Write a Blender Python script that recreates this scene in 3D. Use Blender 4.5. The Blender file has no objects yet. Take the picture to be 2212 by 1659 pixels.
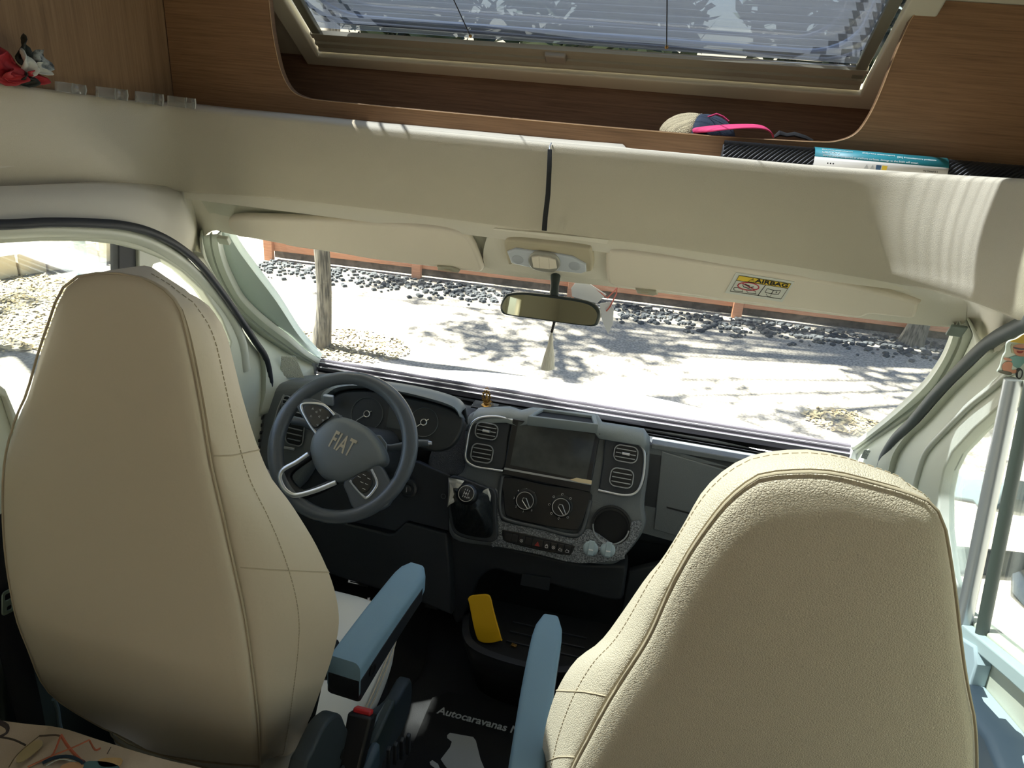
import bpy, bmesh, math, random
from mathutils import Vector, Matrix
random.seed(7)
S = bpy.context.scene
COL = S.collection
def V(*a): return Vector(a[0]) if len(a) == 1 else Vector(a)

# ------------------------------------------------------------------ camera
FPX, W2, H2 = 1600.0, 1106.0, 829.5
CX = Vector((8856, 1447, -1600)).normalized()              # world X seen in camera axes (right, down, forward)
_b = 3500.0
_a = (-CX[1]*_b - CX[2]*FPX)/CX[0]
CD = Vector((_a, _b, FPX)).normalized()                    # world down
CY = CX.cross(CD)                                          # world Y (towards the windscreen)
CAM = Vector((.22, 0, 1.75))
cam = bpy.data.cameras.new('camera'); camo = bpy.data.objects.new('camera', cam); COL.objects.link(camo)
right = Vector((CX[0], CY[0], -CD[0])); down = Vector((CX[1], CY[1], -CD[1])); fwd = Vector((CX[2], CY[2], -CD[2]))
M = Matrix((right, -down, -fwd)).transposed().to_4x4(); M.translation = CAM
camo.matrix_world = M
cam.sensor_fit = 'HORIZONTAL'; cam.sensor_width = 36; cam.lens = FPX/2212*36; cam.clip_start = .02; cam.clip_end = 300
S.camera = camo

# ------------------------------------------------------------------ sky, sun, exposure
SUN = Vector((-.64, .03, 1.0)).normalized()               # direction towards the sun
wd = bpy.data.worlds.new('sky'); S.world = wd; wd.use_nodes = True
nt = wd.node_tree; nt.nodes.clear()
sky = nt.nodes.new('ShaderNodeTexSky'); sky.sky_type = 'NISHITA'; sky.sun_disc = False
sky.sun_elevation = math.asin(SUN.z); sky.sun_rotation = math.atan2(SUN.x, SUN.y)
bg = nt.nodes.new('ShaderNodeBackground'); bg.inputs[1].default_value = .20
out = nt.nodes.new('ShaderNodeOutputWorld')
nt.links.new(sky.outputs[0], bg.inputs[0]); nt.links.new(bg.outputs[0], out.inputs[0])
sl = bpy.data.lights.new('sun', 'SUN'); sl.energy = 29; sl.angle = math.radians(.8); sl.color = (1, .96, .88)
so = bpy.data.objects.new('sun', sl); COL.objects.link(so); so.rotation_euler = SUN.to_track_quat('Z', 'Y').to_euler(); so.location = (0, 3, 12)
S.view_settings.view_transform = 'Standard'; S.view_settings.look = 'None'; S.view_settings.gamma = 1
S.view_settings.exposure = 0.75
S.view_settings.use_curve_mapping = False

# ------------------------------------------------------------------ picture-to-space helpers
def ray(px, py):
    r = Vector(((px-W2)/FPX, (py-H2)/FPX, 1))
    return Vector((CX.dot(r), CY.dot(r), -CD.dot(r)))
def at_pl(px, py, p0, n):
    r = ray(px, py); n = Vector(n); return CAM + r*((Vector(p0)-CAM).dot(n)/r.dot(n))
def at_y(px, py, Y): return at_pl(px, py, (0, Y, 0), (0, 1, 0))
def at_x(px, py, X): return at_pl(px, py, (X, 0, 0), (1, 0, 0))
def at_z(px, py, Z): return at_pl(px, py, (0, 0, Z), (0, 0, 1))
class Fr:
    """a working plane: origin, in-plane axes u and v, outward axis w"""
    def __init__(s, o, u, v):
        s.o = Vector(o); s.u = Vector(u).normalized(); s.v = Vector(v).normalized(); s.w = s.u.cross(s.v).normalized(); s.v = s.w.cross(s.u)
    def at(s, a, b, c=0): return s.o + s.u*a + s.v*b + s.w*c
    def px(s, px, py, off=0):
        d = at_pl(px, py, s.o + s.w*off, s.w) - s.o
        return (d.dot(s.u), d.dot(s.v))
    def pxs(s, L, off=0): return [s.px(a, b, off) for a, b in L]
    def shift(s, a, b, c=0): return Fr(s.at(a, b, c), s.u, s.v)
def cr(P, n=6, closed=False):
    """Catmull-Rom through the points"""
    P = [Vector(p) for p in P]; N = len(P); R = []
    for i in range(N if closed else N-1):
        if closed: p0, p1, p2, p3 = P[i-1], P[i], P[(i+1) % N], P[(i+2) % N]
        else:
            p1, p2 = P[i], P[i+1]; p0 = P[i-1] if i > 0 else p1*2-p2; p3 = P[i+2] if i+2 < N else p2*2-p1
        for k in range(n):
            t = k/n
            R.append(.5*((2*p1)+(p2-p0)*t+(2*p0-5*p1+4*p2-p3)*t*t+(3*p1-p0-3*p2+p3)*t**3))
    if not closed: R.append(P[-1])
    return R
def resamp(P, n):
    P = [Vector(p) for p in P]; d = [0]
    for a, b in zip(P, P[1:]): d.append(d[-1]+(b-a).length)
    R = []; j = 0
    for i in range(n):
        t = d[-1]*i/(n-1)
        while j < len(d)-2 and d[j+1] < t: j += 1
        R.append(P[j].lerp(P[j+1], min(1, max(0, (t-d[j])/max(1e-9, d[j+1]-d[j])))))
    return R
def rrect(w, h, r, n=5, cx=0, cy=0):
    r = min(r, w/2-1e-5, h/2-1e-5); R = []
    for k, (sx, sy) in enumerate(((1, 1), (-1, 1), (-1, -1), (1, -1))):
        for i in range(n+1):
            a = math.pi/2*(k+i/n); R.append((cx+sx*(w/2-r)+r*math.cos(a), cy+sy*(h/2-r)+r*math.sin(a)))
    return R
def circ(r, n=32, cx=0, cy=0, ry=None): return [(cx+r*math.cos(2*math.pi*i/n), cy+(ry or r)*math.sin(2*math.pi*i/n)) for i in range(n)]

# ------------------------------------------------------------------ object helpers
ORI = {}
def thing(name, label, cat, loc=(0, 0, 0), group=None, kind=None):
    o = bpy.data.objects.new(name, None); COL.objects.link(o); o.location = loc; o.empty_display_size = .05
    ORI[o.name] = Vector(loc)
    if label: o['label'] = label
    if cat: o['category'] = cat
    if group: o['group'] = group
    if kind: o['kind'] = kind
    return o
def tag(o, label=None, cat=None, group=None, kind=None):
    if label: o['label'] = label
    if cat: o['category'] = cat
    if group: o['group'] = group
    if kind: o['kind'] = kind
    return o
def fin(name, me, mat, parent=None, smooth=35, label=None, origin=None):
    if parent is not None: org = ORI[parent.name]
    elif origin is not None: org = Vector(origin)
    else:
        xs = [v.co for v in me.vertices]
        org = Vector((sum(v.x for v in xs)/len(xs), sum(v.y for v in xs)/len(xs), min(v.z for v in xs)))
    me.transform(Matrix.Translation(-org)); me.name = name
    o = bpy.data.objects.new(name, me); COL.objects.link(o); ORI[o.name] = org
    if parent is not None: o.parent = parent
    else: o.location = org
    me.materials.clear(); me.materials.append(mat)
    if label: o['label'] = label
    if smooth:
        me.polygons.foreach_set('use_smooth', [True]*len(me.polygons))
        try: me.set_sharp_from_angle(angle=math.radians(smooth))
        except Exception: pass
    me.update()
    return o
def mesh(name, vs, fs, mat, parent=None, smooth=35, solid=0, soff=-1, sub=0, bev=0, label=None, origin=None, recalc=True):
    me = bpy.data.meshes.new(name); me.from_pydata([tuple(v) for v in vs], [], fs); me.validate()
    bm = bmesh.new(); bm.from_mesh(me); bmesh.ops.remove_doubles(bm, verts=bm.verts, dist=1e-5)
    if recalc: bmesh.ops.recalc_face_normals(bm, faces=bm.faces)
    bm.to_mesh(me); bm.free()
    o = fin(name, me, mat, parent, smooth, label, origin)
    if sub: m = o.modifiers.new('s', 'SUBSURF'); m.levels = m.render_levels = sub
    if solid: m = o.modifiers.new('t', 'SOLIDIFY'); m.thickness = solid; m.offset = soff
    if bev: m = o.modifiers.new('b', 'BEVEL'); m.width = bev; m.segments = 2; m.limit_method = 'ANGLE'
    return o
class MB:
    """collects shapes that belong to ONE mesh"""
    def __init__(s): s.v = []; s.f = []
    def add(s, vs, fs):
        k = len(s.v); s.v += [Vector(p) for p in vs]; s.f += [tuple(i+k for i in f) for f in fs]; return s
    def loft(s, rows, cu=False, cv=False, capa=False, capb=False):
        n = len(rows[0]); m = len(rows); vs = [p for r in rows for p in r]; fs = []
        for j in range(m if cv else m-1):
            for i in range(n if cu else n-1):
                a = j*n+i; b = j*n+(i+1) % n; c = ((j+1) % m)*n+(i+1) % n; d = ((j+1) % m)*n+i; fs.append((a, b, c, d))
        if capa: fs.append(tuple(range(n))[::-1])
        if capb: fs.append(tuple((m-1)*n+i for i in range(n)))
        return s.add(vs, fs)
    def tube(s, P, r, sides=8, closed=False, flat=1):
        P = [Vector(p) for p in P]; N = len(P); rr = r if isinstance(r, (list, tuple)) else [r]*N; rows = []
        T = [((P[(i+1) % N] if closed or i < N-1 else P[i])-(P[i-1] if closed or i > 0 else P[i])).normalized() for i in range(N)]
        nr = T[0].orthogonal().normalized()
        for i in range(N):
            nr = (nr-T[i]*nr.dot(T[i])); nr = nr.normalized() if nr.length > 1e-6 else T[i].orthogonal().normalized()
            bn = T[i].cross(nr)
            rows.append([P[i]+rr[i]*(math.cos(2*math.pi*k/sides)*nr+flat*math.sin(2*math.pi*k/sides)*bn) for k in range(sides)])
        return s.loft(rows, cu=True, cv=closed, capa=not closed, capb=not closed)
    def box(s, fr, w, h, d, cx=0, cy=0, cz=0, tw=1, th=1):
        """box centred at cx, cy spanning cz..cz+d along w; the outer face scaled by tw, th"""
        P = []
        for z, a, b in ((cz, 1, 1), (cz+d, tw, th)):
            P += [fr.at(cx+x*w/2*a, cy+y*h/2*b, z) for x, y in ((-1, -1), (1, -1), (1, 1), (-1, 1))]
        return s.add(P, [(3, 2, 1, 0), (4, 5, 6, 7), (0, 1, 5, 4), (1, 2, 6, 5), (2, 3, 7, 6), (3, 0, 4, 7)])
    def lathe(s, fr, prof, n=24, a=0, b=0, sy=1):
        """profile of (radius, height along w)"""
        rows = [[fr.at(a+r*math.cos(2*math.pi*i/n), b+sy*r*math.sin(2*math.pi*i/n), z) for i in range(n)] for r, z in prof]
        return s.loft(rows, cu=True, capa=True, capb=True)
    def ball(s, c, r, n=10, sc=(1, 1, 1), fr=None):
        rows = []
        for j in range(1, n):
            t = math.pi*j/n; rows.append([(fr.at if fr else (lambda a, b, q: V(a, b, q)))(*[x for x in (r*sc[0]*math.sin(t)*math.cos(2*math.pi*i/n), r*sc[1]*math.sin(t)*math.sin(2*math.pi*i/n), r*sc[2]*math.cos(t))]) for i in range(n)])
        c = Vector(c); rows = [[p+c for p in rw] for rw in rows] if not fr else rows
        return s.loft(rows, cu=True, capa=True, capb=True)
    def prism(s, fr, outl, z0, z1, tp=1):
        n = len(outl); cx = sum(p[0] for p in outl)/n; cy = sum(p[1] for p in outl)/n
        return s.loft([[fr.at(p[0], p[1], z0) for p in outl], [fr.at(cx+(p[0]-cx)*tp, cy+(p[1]-cy)*tp, z1) for p in outl]], cu=True, capa=True, capb=True)
    def out(s, name, mat, parent=None, **k): return mesh(name, s.v, s.f, mat, parent, **k)
def plate(name, fr, outl, th, mat, parent=None, holes=(), bev=0, z0=0, label=None, smooth=35, origin=None):
    """flat board with holes and rounded edges, occupying z0..z0+th along w"""
    cu = bpy.data.curves.new(name, 'CURVE'); cu.dimensions = '2D'; cu.fill_mode = 'BOTH'
    for L in [outl]+list(holes):
        sp = cu.splines.new('POLY'); sp.points.add(len(L)-1); sp.use_cyclic_u = True
        for p, q in zip(sp.points, L): p.co = (q[0], q[1], 0, 1)
    bev = min(bev, th*.49); cu.extrude = max(1e-5, th/2-bev); cu.bevel_depth = bev; cu.bevel_resolution = 2; cu.offset = -bev
    o = bpy.data.objects.new('t', cu); COL.objects.link(o)
    dg = bpy.context.evaluated_depsgraph_get(); dg.update()
    me = bpy.data.meshes.new_from_object(o.evaluated_get(dg)); bpy.data.objects.remove(o); bpy.data.curves.remove(cu)
    xs = [p[0] for p in outl]; ys = [p[1] for p in outl]
    if bev and any(v.co.x < min(xs)-.003 or v.co.x > max(xs)+.003 or v.co.y < min(ys)-.003 or v.co.y > max(ys)+.003 for v in me.vertices):
        bpy.data.meshes.remove(me); return plate(name, fr, outl, th, mat, parent, holes, bev*.4 if bev > .0008 else 0, z0, label, smooth, origin)
    c = fr.at(0, 0, z0+th/2)
    T = Matrix((fr.u, fr.v, fr.w)).transposed().to_4x4(); T.translation = c; me.transform(T)
    return fin(name, me, mat, parent, smooth, label, origin)
def text(name, fr, body, size, mat, parent=None, th=.0006, rot=0, a=0, b=0, z0=0, shear=0, spacing=1, bold=0, align='CENTER', xs=1, label=None):
    cu = bpy.data.curves.new(name, 'FONT'); cu.body = body; cu.size = size; cu.extrude = th/2; cu.shear = shear; cu.space_character = spacing
    cu.align_x = align; cu.align_y = 'CENTER'; cu.offset = bold; cu.resolution_u = 3
    o = bpy.data.objects.new('t', cu); COL.objects.link(o)
    dg = bpy.context.evaluated_depsgraph_get(); dg.update()
    me = bpy.data.meshes.new_from_object(o.evaluated_get(dg)); bpy.data.objects.remove(o); bpy.data.curves.remove(cu)
    T = Matrix((fr.u, fr.v, fr.w)).transposed().to_4x4(); T.translation = fr.at(a, b, z0+th/2)
    me.transform(T @ Matrix.Rotation(rot, 4, 'Z') @ Matrix.Diagonal((xs, 1, 1, 1)))
    return fin(name, me, mat, parent, 0, label)

# ------------------------------------------------------------------ materials
def lin(c):
    c = c/255; return c/12.92 if c <= .04045 else ((c+.055)/1.055)**2.4
def mat(name, rgb, rough=.6, metal=0, bump=None, vary=None, spec=.5, coat=0, trans=0, alpha=1, sheen=0):
    """bump = (kind, scale, strength[, stretch]); vary = (rgb2, scale[, stretch])"""
    m = bpy.data.materials.new(name); m.use_nodes = True; t = m.node_tree; b = t.nodes['Principled BSDF']
    c = tuple(lin(x) for x in rgb)+(1,)
    b.inputs['Base Color'].default_value = c; b.inputs['Roughness'].default_value = rough; b.inputs['Metallic'].default_value = metal
    b.inputs['Specular IOR Level'].default_value = spec; b.inputs['Coat Weight'].default_value = coat
    b.inputs['Transmission Weight'].default_value = trans; b.inputs['Alpha'].default_value = alpha; b.inputs['Sheen Weight'].default_value = sheen
    tc = t.nodes.new('ShaderNodeTexCoord')
    def tex(kind, scale, st):
        mp = t.nodes.new('ShaderNodeMapping'); t.links.new(tc.outputs['Object'], mp.inputs[0]); mp.inputs['Scale'].default_value = st or (1, 1, 1)
        if kind == 'voronoi':
            x = t.nodes.new('ShaderNodeTexVoronoi'); x.feature = 'DISTANCE_TO_EDGE'; x.inputs['Scale'].default_value = scale
        elif kind == 'cell': x = t.nodes.new('ShaderNodeTexVoronoi'); x.inputs['Scale'].default_value = scale
        else:
            x = t.nodes.new('ShaderNodeTexNoise'); x.inputs['Scale'].default_value = scale; x.inputs['Detail'].default_value = 5
        t.links.new(mp.outputs[0], x.inputs['Vector']); return x.outputs[0]
    if vary:
        o = tex('noise', vary[1], vary[2] if len(vary) > 2 else None)
        r = t.nodes.new('ShaderNodeValToRGB'); r.color_ramp.elements[0].position = .38; r.color_ramp.elements[1].position = .62
        r.color_ramp.elements[0].color = c; r.color_ramp.elements[1].color = tuple(lin(x) for x in vary[0])+(1,)
        t.links.new(o, r.inputs[0]); t.links.new(r.outputs[0], b.inputs['Base Color'])
    if bump:
        o = tex(bump[0], bump[1], bump[3] if len(bump) > 3 else None)
        bp = t.nodes.new('ShaderNodeBump'); bp.inputs['Strength'].default_value = bump[2]; bp.inputs['Distance'].default_value = .004
        if bump[0] == 'voronoi':
            mr = t.nodes.new('ShaderNodeMapRange'); mr.inputs['From Max'].default_value = .25; t.links.new(o, mr.inputs[0]); o = mr.outputs[0]
        t.links.new(o, bp.inputs['Height']); t.links.new(bp.outputs[0], b.inputs['Normal'])
    return m
def glassmat(name, tint, refl=.08, dust_glint=.0, rough=.0, st=(6, 1.2, 1.2), dc=(.8, .8, .78, 1), lo=.25):
    m = bpy.data.materials.new(name); m.use_nodes = True; t = m.node_tree; t.nodes.clear()
    o = t.nodes.new('ShaderNodeOutputMaterial'); tr = t.nodes.new('ShaderNodeBsdfTransparent'); tr.inputs[0].default_value = tuple(tint)+(1,)
    gl = t.nodes.new('ShaderNodeBsdfGlossy'); gl.inputs['Roughness'].default_value = rough; gl.inputs[0].default_value = (1, 1, 1, 1)
    fr = t.nodes.new('ShaderNodeLayerWeight'); fr.inputs[0].default_value = .25
    mu = t.nodes.new('ShaderNodeMath'); mu.operation = 'MULTIPLY_ADD'; mu.inputs[1].default_value = .35; mu.inputs[2].default_value = refl*.4
    t.links.new(fr.outputs['Fresnel'], mu.inputs[0])
    mx = t.nodes.new('ShaderNodeMixShader'); t.links.new(mu.outputs[0], mx.inputs[0]); t.links.new(tr.outputs[0], mx.inputs[1]); t.links.new(gl.outputs[0], mx.inputs[2])
    last = mx
    if dust_glint:
        df = t.nodes.new('ShaderNodeBsdfDiffuse'); df.inputs[0].default_value = dc
        tl = t.nodes.new('ShaderNodeBsdfTranslucent'); tl.inputs[0].default_value = dc
        ad = t.nodes.new('ShaderNodeMixShader'); t.links.new(df.outputs[0], ad.inputs[1]); t.links.new(tl.outputs[0], ad.inputs[2])
        tc = t.nodes.new('ShaderNodeTexCoord'); mp = t.nodes.new('ShaderNodeMapping'); mp.inputs['Scale'].default_value = st
        t.links.new(tc.outputs['Object'], mp.inputs[0]); n = t.nodes.new('ShaderNodeTexNoise'); n.inputs['Scale'].default_value = 2.5; n.inputs['Detail'].default_value = 6
        t.links.new(mp.outputs[0], n.inputs['Vector'])
        mr = t.nodes.new('ShaderNodeMapRange'); mr.inputs['From Min'].default_value = .35; mr.inputs['From Max'].default_value = .75; mr.inputs['To Min'].default_value = dust_glint*lo; mr.inputs['To Max'].default_value = dust_glint
        t.links.new(n.outputs[0], mr.inputs[0])
        m2 = t.nodes.new('ShaderNodeMixShader'); t.links.new(mr.outputs[0], m2.inputs[0]); t.links.new(mx.outputs[0], m2.inputs[1]); t.links.new(ad.outputs[0], m2.inputs[2]); last = m2
    t.links.new(last.outputs[0], o.inputs[0]); return m
def woodmat(name, c1, c2, c3, st, rough=.5):
    m = mat(name, c1, rough); t = m.node_tree; b = t.nodes['Principled BSDF']
    tc = t.nodes.new('ShaderNodeTexCoord'); mp = t.nodes.new('ShaderNodeMapping'); mp.inputs['Scale'].default_value = st; t.links.new(tc.outputs['Object'], mp.inputs[0])
    n = t.nodes.new('ShaderNodeTexNoise'); n.inputs['Scale'].default_value = 6; n.inputs['Detail'].default_value = 8; n.inputs['Roughness'].default_value = .65; n.inputs['Distortion'].default_value = .4
    t.links.new(mp.outputs[0], n.inputs['Vector'])
    r = t.nodes.new('ShaderNodeValToRGB'); e = r.color_ramp.elements
    e[0].position = .3; e[0].color = tuple(lin(x) for x in c2)+(1,); e[1].position = .7; e[1].color = tuple(lin(x) for x in c3)+(1,)
    k = e.new(.5); k.color = tuple(lin(x) for x in c1)+(1,)
    t.links.new(n.outputs[0], r.inputs[0]); t.links.new(r.outputs[0], b.inputs['Base Color'])
    bp = t.nodes.new('ShaderNodeBump'); bp.inputs['Strength'].default_value = .15; bp.inputs['Distance'].default_value = .002; t.links.new(n.outputs[0], bp.inputs['Height']); t.links.new(bp.outputs[0], b.inputs['Normal'])
    return m
M_ = {}
M_['band'] = mat('band fabric', (206, 198, 178), .95, bump=('noise', 900, .35), sheen=.2)
M_['liner'] = mat('headliner fabric', (234, 229, 214), .95, bump=('noise', 700, .15))
M_['trim'] = mat('pale pillar plastic', (204, 208, 192), .55, bump=('noise', 500, .08))
M_['trim2'] = mat('pale rail plastic', (206, 210, 198), .4)
M_['visor'] = mat('visor vinyl', (238, 228, 210), .6, bump=('noise', 600, .1))
M_['leather'] = mat('cream leatherette', (216, 206, 186), .5, bump=('voronoi', 330, .35))
M_['leather2'] = mat('smooth cream leatherette', (216, 206, 186), .5, bump=('noise', 160, .08))
M_['seam'] = mat('seam thread', (190, 178, 154), .8)
M_['cushion'] = mat('seat cushion leatherette', (222, 222, 214), .45, bump=('noise', 200, .08))
M_['dash'] = mat('lit charcoal dash plastic', (102, 108, 112), .34, bump=('noise', 500, .3))  # upper dash pieces, colour lightened for the stronger light on them
M_['dash2'] = mat('shaded charcoal dash plastic', (42, 46, 51), .55, bump=('noise', 500, .12))  # mainly lower dash pieces, colour darkened for the weaker light there
M_['grain'] = mat('silver grey speckled trim', (150, 154, 158), .35, .6, bump=('noise', 300, .9), vary=((84, 88, 92), 260))
M_['black'] = mat('black plastic', (14, 15, 17), .45)
M_['matt'] = mat('matt black', (10, 11, 13), .9)
M_['gloss'] = mat('gloss black panel', (16, 18, 20), .3, coat=.1)
M_['screen'] = mat('dusty screen glass', (44, 49, 50), .38, coat=.12, vary=((60, 65, 64), 25))
M_['silver'] = mat('satin silver', (196, 198, 200), .28, .9)
M_['silver2'] = mat('matt silver plastic', (170, 174, 178), .35, .6)
M_['rubber'] = mat('door seal rubber', (38, 43, 50), .6)
M_['arm'] = mat('slate vinyl armrest', (122, 154, 172), .5, bump=('noise', 400, .06))
M_['armside'] = mat('dark armrest plastic', (30, 33, 38), .45)
M_['rim'] = mat('wheel leather', (78, 84, 90), .30, bump=('noise', 700, .1))
M_['hub'] = mat('wheel hub plastic', (100, 106, 108), .38, bump=('noise', 900, .15))
M_['white'] = mat('white print', (225, 225, 225), .6)
M_['cap'] = mat('pale grey socket cap', (160, 178, 186), .45)
M_['red'] = mat('red plastic', (196, 40, 44), .35)
M_['yellow'] = mat('yellow plastic', (214, 168, 16), .5)
M_['gold'] = mat('gilt metal', (190, 150, 80), .35, .8, vary=((110, 80, 40), 300))
M_['carpet'] = mat('black carpet', (20, 22, 24), .97, bump=('noise', 1200, .9))
M_['floor'] = mat('dark floor vinyl', (26, 28, 31), .8, bump=('noise', 300, .2))
M_['print'] = mat('pale mat lettering', (178, 184, 186), .9)
M_['strap'] = mat('black webbing', (34, 36, 38), .85, bump=('noise', 800, .3))
M_['belt'] = mat('belt webbing', (10, 11, 13), .8, bump=('noise', 900, .3))
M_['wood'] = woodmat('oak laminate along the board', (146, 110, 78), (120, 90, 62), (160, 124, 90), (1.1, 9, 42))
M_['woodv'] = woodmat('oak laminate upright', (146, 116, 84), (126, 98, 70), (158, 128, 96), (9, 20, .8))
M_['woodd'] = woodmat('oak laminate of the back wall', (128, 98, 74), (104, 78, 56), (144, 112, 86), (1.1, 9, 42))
M_['edge'] = mat('board edge band', (196, 160, 118), .5)
M_['frame'] = mat('beige skylight frame', (202, 196, 174), .45)
M_['wall'] = mat('pale wall panel', (212, 206, 192), .8)
M_['glass'] = glassmat('windscreen glass', (.93, .96, .95), .06, .085)
M_['sglass'] = glassmat('side window glass', (.93, .96, .95), .06, .03)
M_['acryl'] = glassmat('tinted acrylic', (.30, .34, .40), .1, .05)
M_['paint'] = mat('white van paint', (232, 234, 236), .2, coat=.5)

# ================================================================== the place outside
gm = mat('pale gravel', (112, 108, 98), .95, bump=('noise', 60, .6), vary=((158, 152, 138), 45))
mesh('gravel_ground', [(-40, -30, -.6), (40, -30, -.6), (40, 60, -.6), (-40, 60, -.6)], [(0, 1, 2, 3)], gm).__setitem__('kind', 'structure')
barkm = mat('tree bark', (104, 100, 88), .95, bump=('noise', 60, 1, (1, 1, .15)), vary=((48, 46, 40), 60, (1, 1, .12)))
leafm = mat('green leaves', (86, 110, 50), .7, vary=((120, 136, 70), 3)); drym = mat('dry leaves', (190, 174, 130), .9, vary=((150, 134, 98), 20))
def leaves(mb, c, R, n, size, rnd, flat=.6):
    for _ in range(n):
        while True:
            p = Vector((rnd.uniform(-1, 1), rnd.uniform(-1, 1), rnd.uniform(-1, 1)))
            if p.length < 1: break
        p = Vector((c[0]+p.x*R[0], c[1]+p.y*R[1], c[2]+p.z*R[2]))
        a = Vector((rnd.gauss(0, 1), rnd.gauss(0, 1), rnd.gauss(0, flat))).normalized(); b = a.cross(Vector((rnd.gauss(0, .4), rnd.gauss(0, .4), 1))).normalized()
        s = size*rnd.uniform(.6, 1.3)
        mb.add([p-a*s, p+b*s*.45, p+a*s, p-b*s*.45], [(0, 1, 2, 3)])
def tree(base, top, r0, r1, crowns, label, seed, leaf=.06, dens=620):
    rnd = random.Random(seed); t = thing('tree', label, 'tree', base)
    b, e = Vector(base), Vector(top); n = 14
    P = [b.lerp(e, i/n)+Vector((math.sin(i*.9)*.025, math.cos(i*.7)*.025, 0)) for i in range(n+1)]
    R = [(r0*(1-i/n)+r1*i/n)*(1+.05*math.sin(i*2.1))*(1.35 if i == 0 else 1) for i in range(n+1)]
    MB().tube(P, R, 16).out('trunk', barkm, t)
    mb = MB(); lb = MB()
    for c, rr in crowns:
        c = Vector(c); mb.tube([e-Vector((0, 0, .4)), (e+c)/2+Vector((0, 0, .2)), c], [r1*.8, r1*.5, .02], 8)
        k = int(dens*rr[0]*rr[1])
        for _ in range(max(3, int(rr[0]*rr[1]*4))):
            q = Vector((c.x+rnd.uniform(-.8, .8)*rr[0], c.y+rnd.uniform(-.8, .8)*rr[1], c.z+rnd.uniform(-.5, .5)*rr[2]))
            s = rnd.uniform(.18, .42); leaves(lb, q, (s, s, s*.5), int(k/8), leaf, rnd)
            mb.tube([c, q], [.018, .006], 5)
    mb.out('branches', barkm, t); lb.out('foliage', leafm, t, smooth=0, recalc=False)
    return t
def over(x, y, z):                                          # the point at height z whose shade falls on ground point x, y
    return (x+SUN.x/SUN.z*(z+.6), y+SUN.y/SUN.z*(z+.6), z)
tb = at_z(690, 752, -.6)
tree(tb, at_y(712, 500, tb.y+.05)+Vector((.06, .1, 2.4)), .062, .05,
     [(over(-.7, 6.0, 4.2), (1.3, 1.2, .5)), (over(-1.5, 7.4, 4.6), (1.2, .7, .5)), (over(-.9, 4.9, 4.0), (.5, .35, .3))], 'young tree with grey ridged bark standing on sunlit gravel left of the mirror', 3)
rc = random.Random(12); CR = []
for k in range(104):
    gx, gy = rc.uniform(-2.7, 4.2), rc.uniform(4.9, 9.4)
    if gy < 5.5 and gx < -.2: continue
    if gy < 6.3 and gx < -1.6: continue
    CR.append((over(gx, gy, rc.uniform(4.1, 4.8)), (rc.uniform(.4, .85), rc.uniform(.3, .6), .25)))
tb2 = at_z(1968, 745, -.6)
tree(tb2, tb2+Vector((.1, .1, 3.2)), .09, .06,
     CR, 'tree trunk at the far right end of the windscreen view', 5)
tb3 = at_z(60, 640, -.6)
tree((-6.2, 4.2, -.6), (-6.3, 4.3, 2.8), .09, .06, [(over(-4.8, 4.4, 4.3), (.8, .9, .4)), (over(-5.4, 3.0, 4.3), (.9, .5, .4)), ((-2.9, 1.25, 4.2), (.9, 1.2, .4)), ((-2.5, 1.9, 4.4), (.6, .6, .3)), ((-2.95, 1.5, 4.2), (.5, .5, .3)), ((-3.0, 1.3, 4.4), (.6, .6, .3)), ((-2.8, 1.75, 4.3), (.5, .5, .3)), ((-3.1, 1.45, 4.1), (.5, .5, .3))], 'tree outside the driver door, hidden behind the door frame', 8)  # nearer crowns added to block sun through the driver window
def distant(x, y, r, h, lab, seed):
    rnd = random.Random(seed); t = thing('tree', lab, 'tree', (x, y, -.6), group='dense trees beyond the timber rails')
    MB().tube([(x, y, -.6), (x, y, h*.6)], [.25, .12], 8).out('trunk', barkm, t); lb = MB()
    leaves(lb, (x, y, h*.52), (r, r*.8, h*.55), 2600, .42, rnd); lb.out('foliage', dkleaf, t, smooth=0, recalc=False)
dkleaf = mat('dark evergreen leaves', (44, 58, 40), .8)
for k, x in enumerate((-13, -7.5, -2, 3.5, 9, 15)): distant(x, 19+(k % 2)*2, 2.7, 9.5, 'dark tree added beyond the timber rails to dim the sky behind the skylight', 20+k)  # row added to darken the sky seen through the skylight
def litter(name, c, rx, ry, n, label, seed, rot=0):
    rnd = random.Random(seed); mb = MB()
    for _ in range(n):
        a = rnd.uniform(0, 6.28); r = math.sqrt(rnd.random())
        p = Vector((c[0]+rx*r*math.cos(a), c[1]+ry*r*math.sin(a), -.594+rnd.random()*.02)); t = rnd.uniform(0, 6.28); s = rnd.uniform(.012, .028)
        u = Vector((math.cos(t), math.sin(t), rnd.uniform(-.3, .3)))*s; w = Vector((-math.sin(t), math.cos(t), rnd.uniform(-.4, .4)))*s*.5
        mb.add([p-u, p+w, p+u, p-w], [(0, 1, 2, 3)])
    tag(mb.out(name, drym, smooth=0, recalc=False), label, 'leaves', kind='stuff')
c = at_z(755, 745, -.6); litter('leaf_litter', c, .5, .35, 1300, 'dry yellow leaves lying round the foot of the tree left of the mirror', 1)
c = at_z(1830, 915, -.6); litter('leaf_litter', c, .32, .2, 500, 'dry leaves on the gravel near the lower right corner of the windscreen', 2)
litter('leaf_litter', (-5.3, 4.9, -.6), 1.5, .9, 7000, 'straw coloured dry leaves along the block kerb beyond the driver window', 4)
litter('leaf_litter', (3.6, 3.5, -.6), .9, .7, 2200, 'dry leaves on the ground seen through the passenger quarter window', 6)
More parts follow.
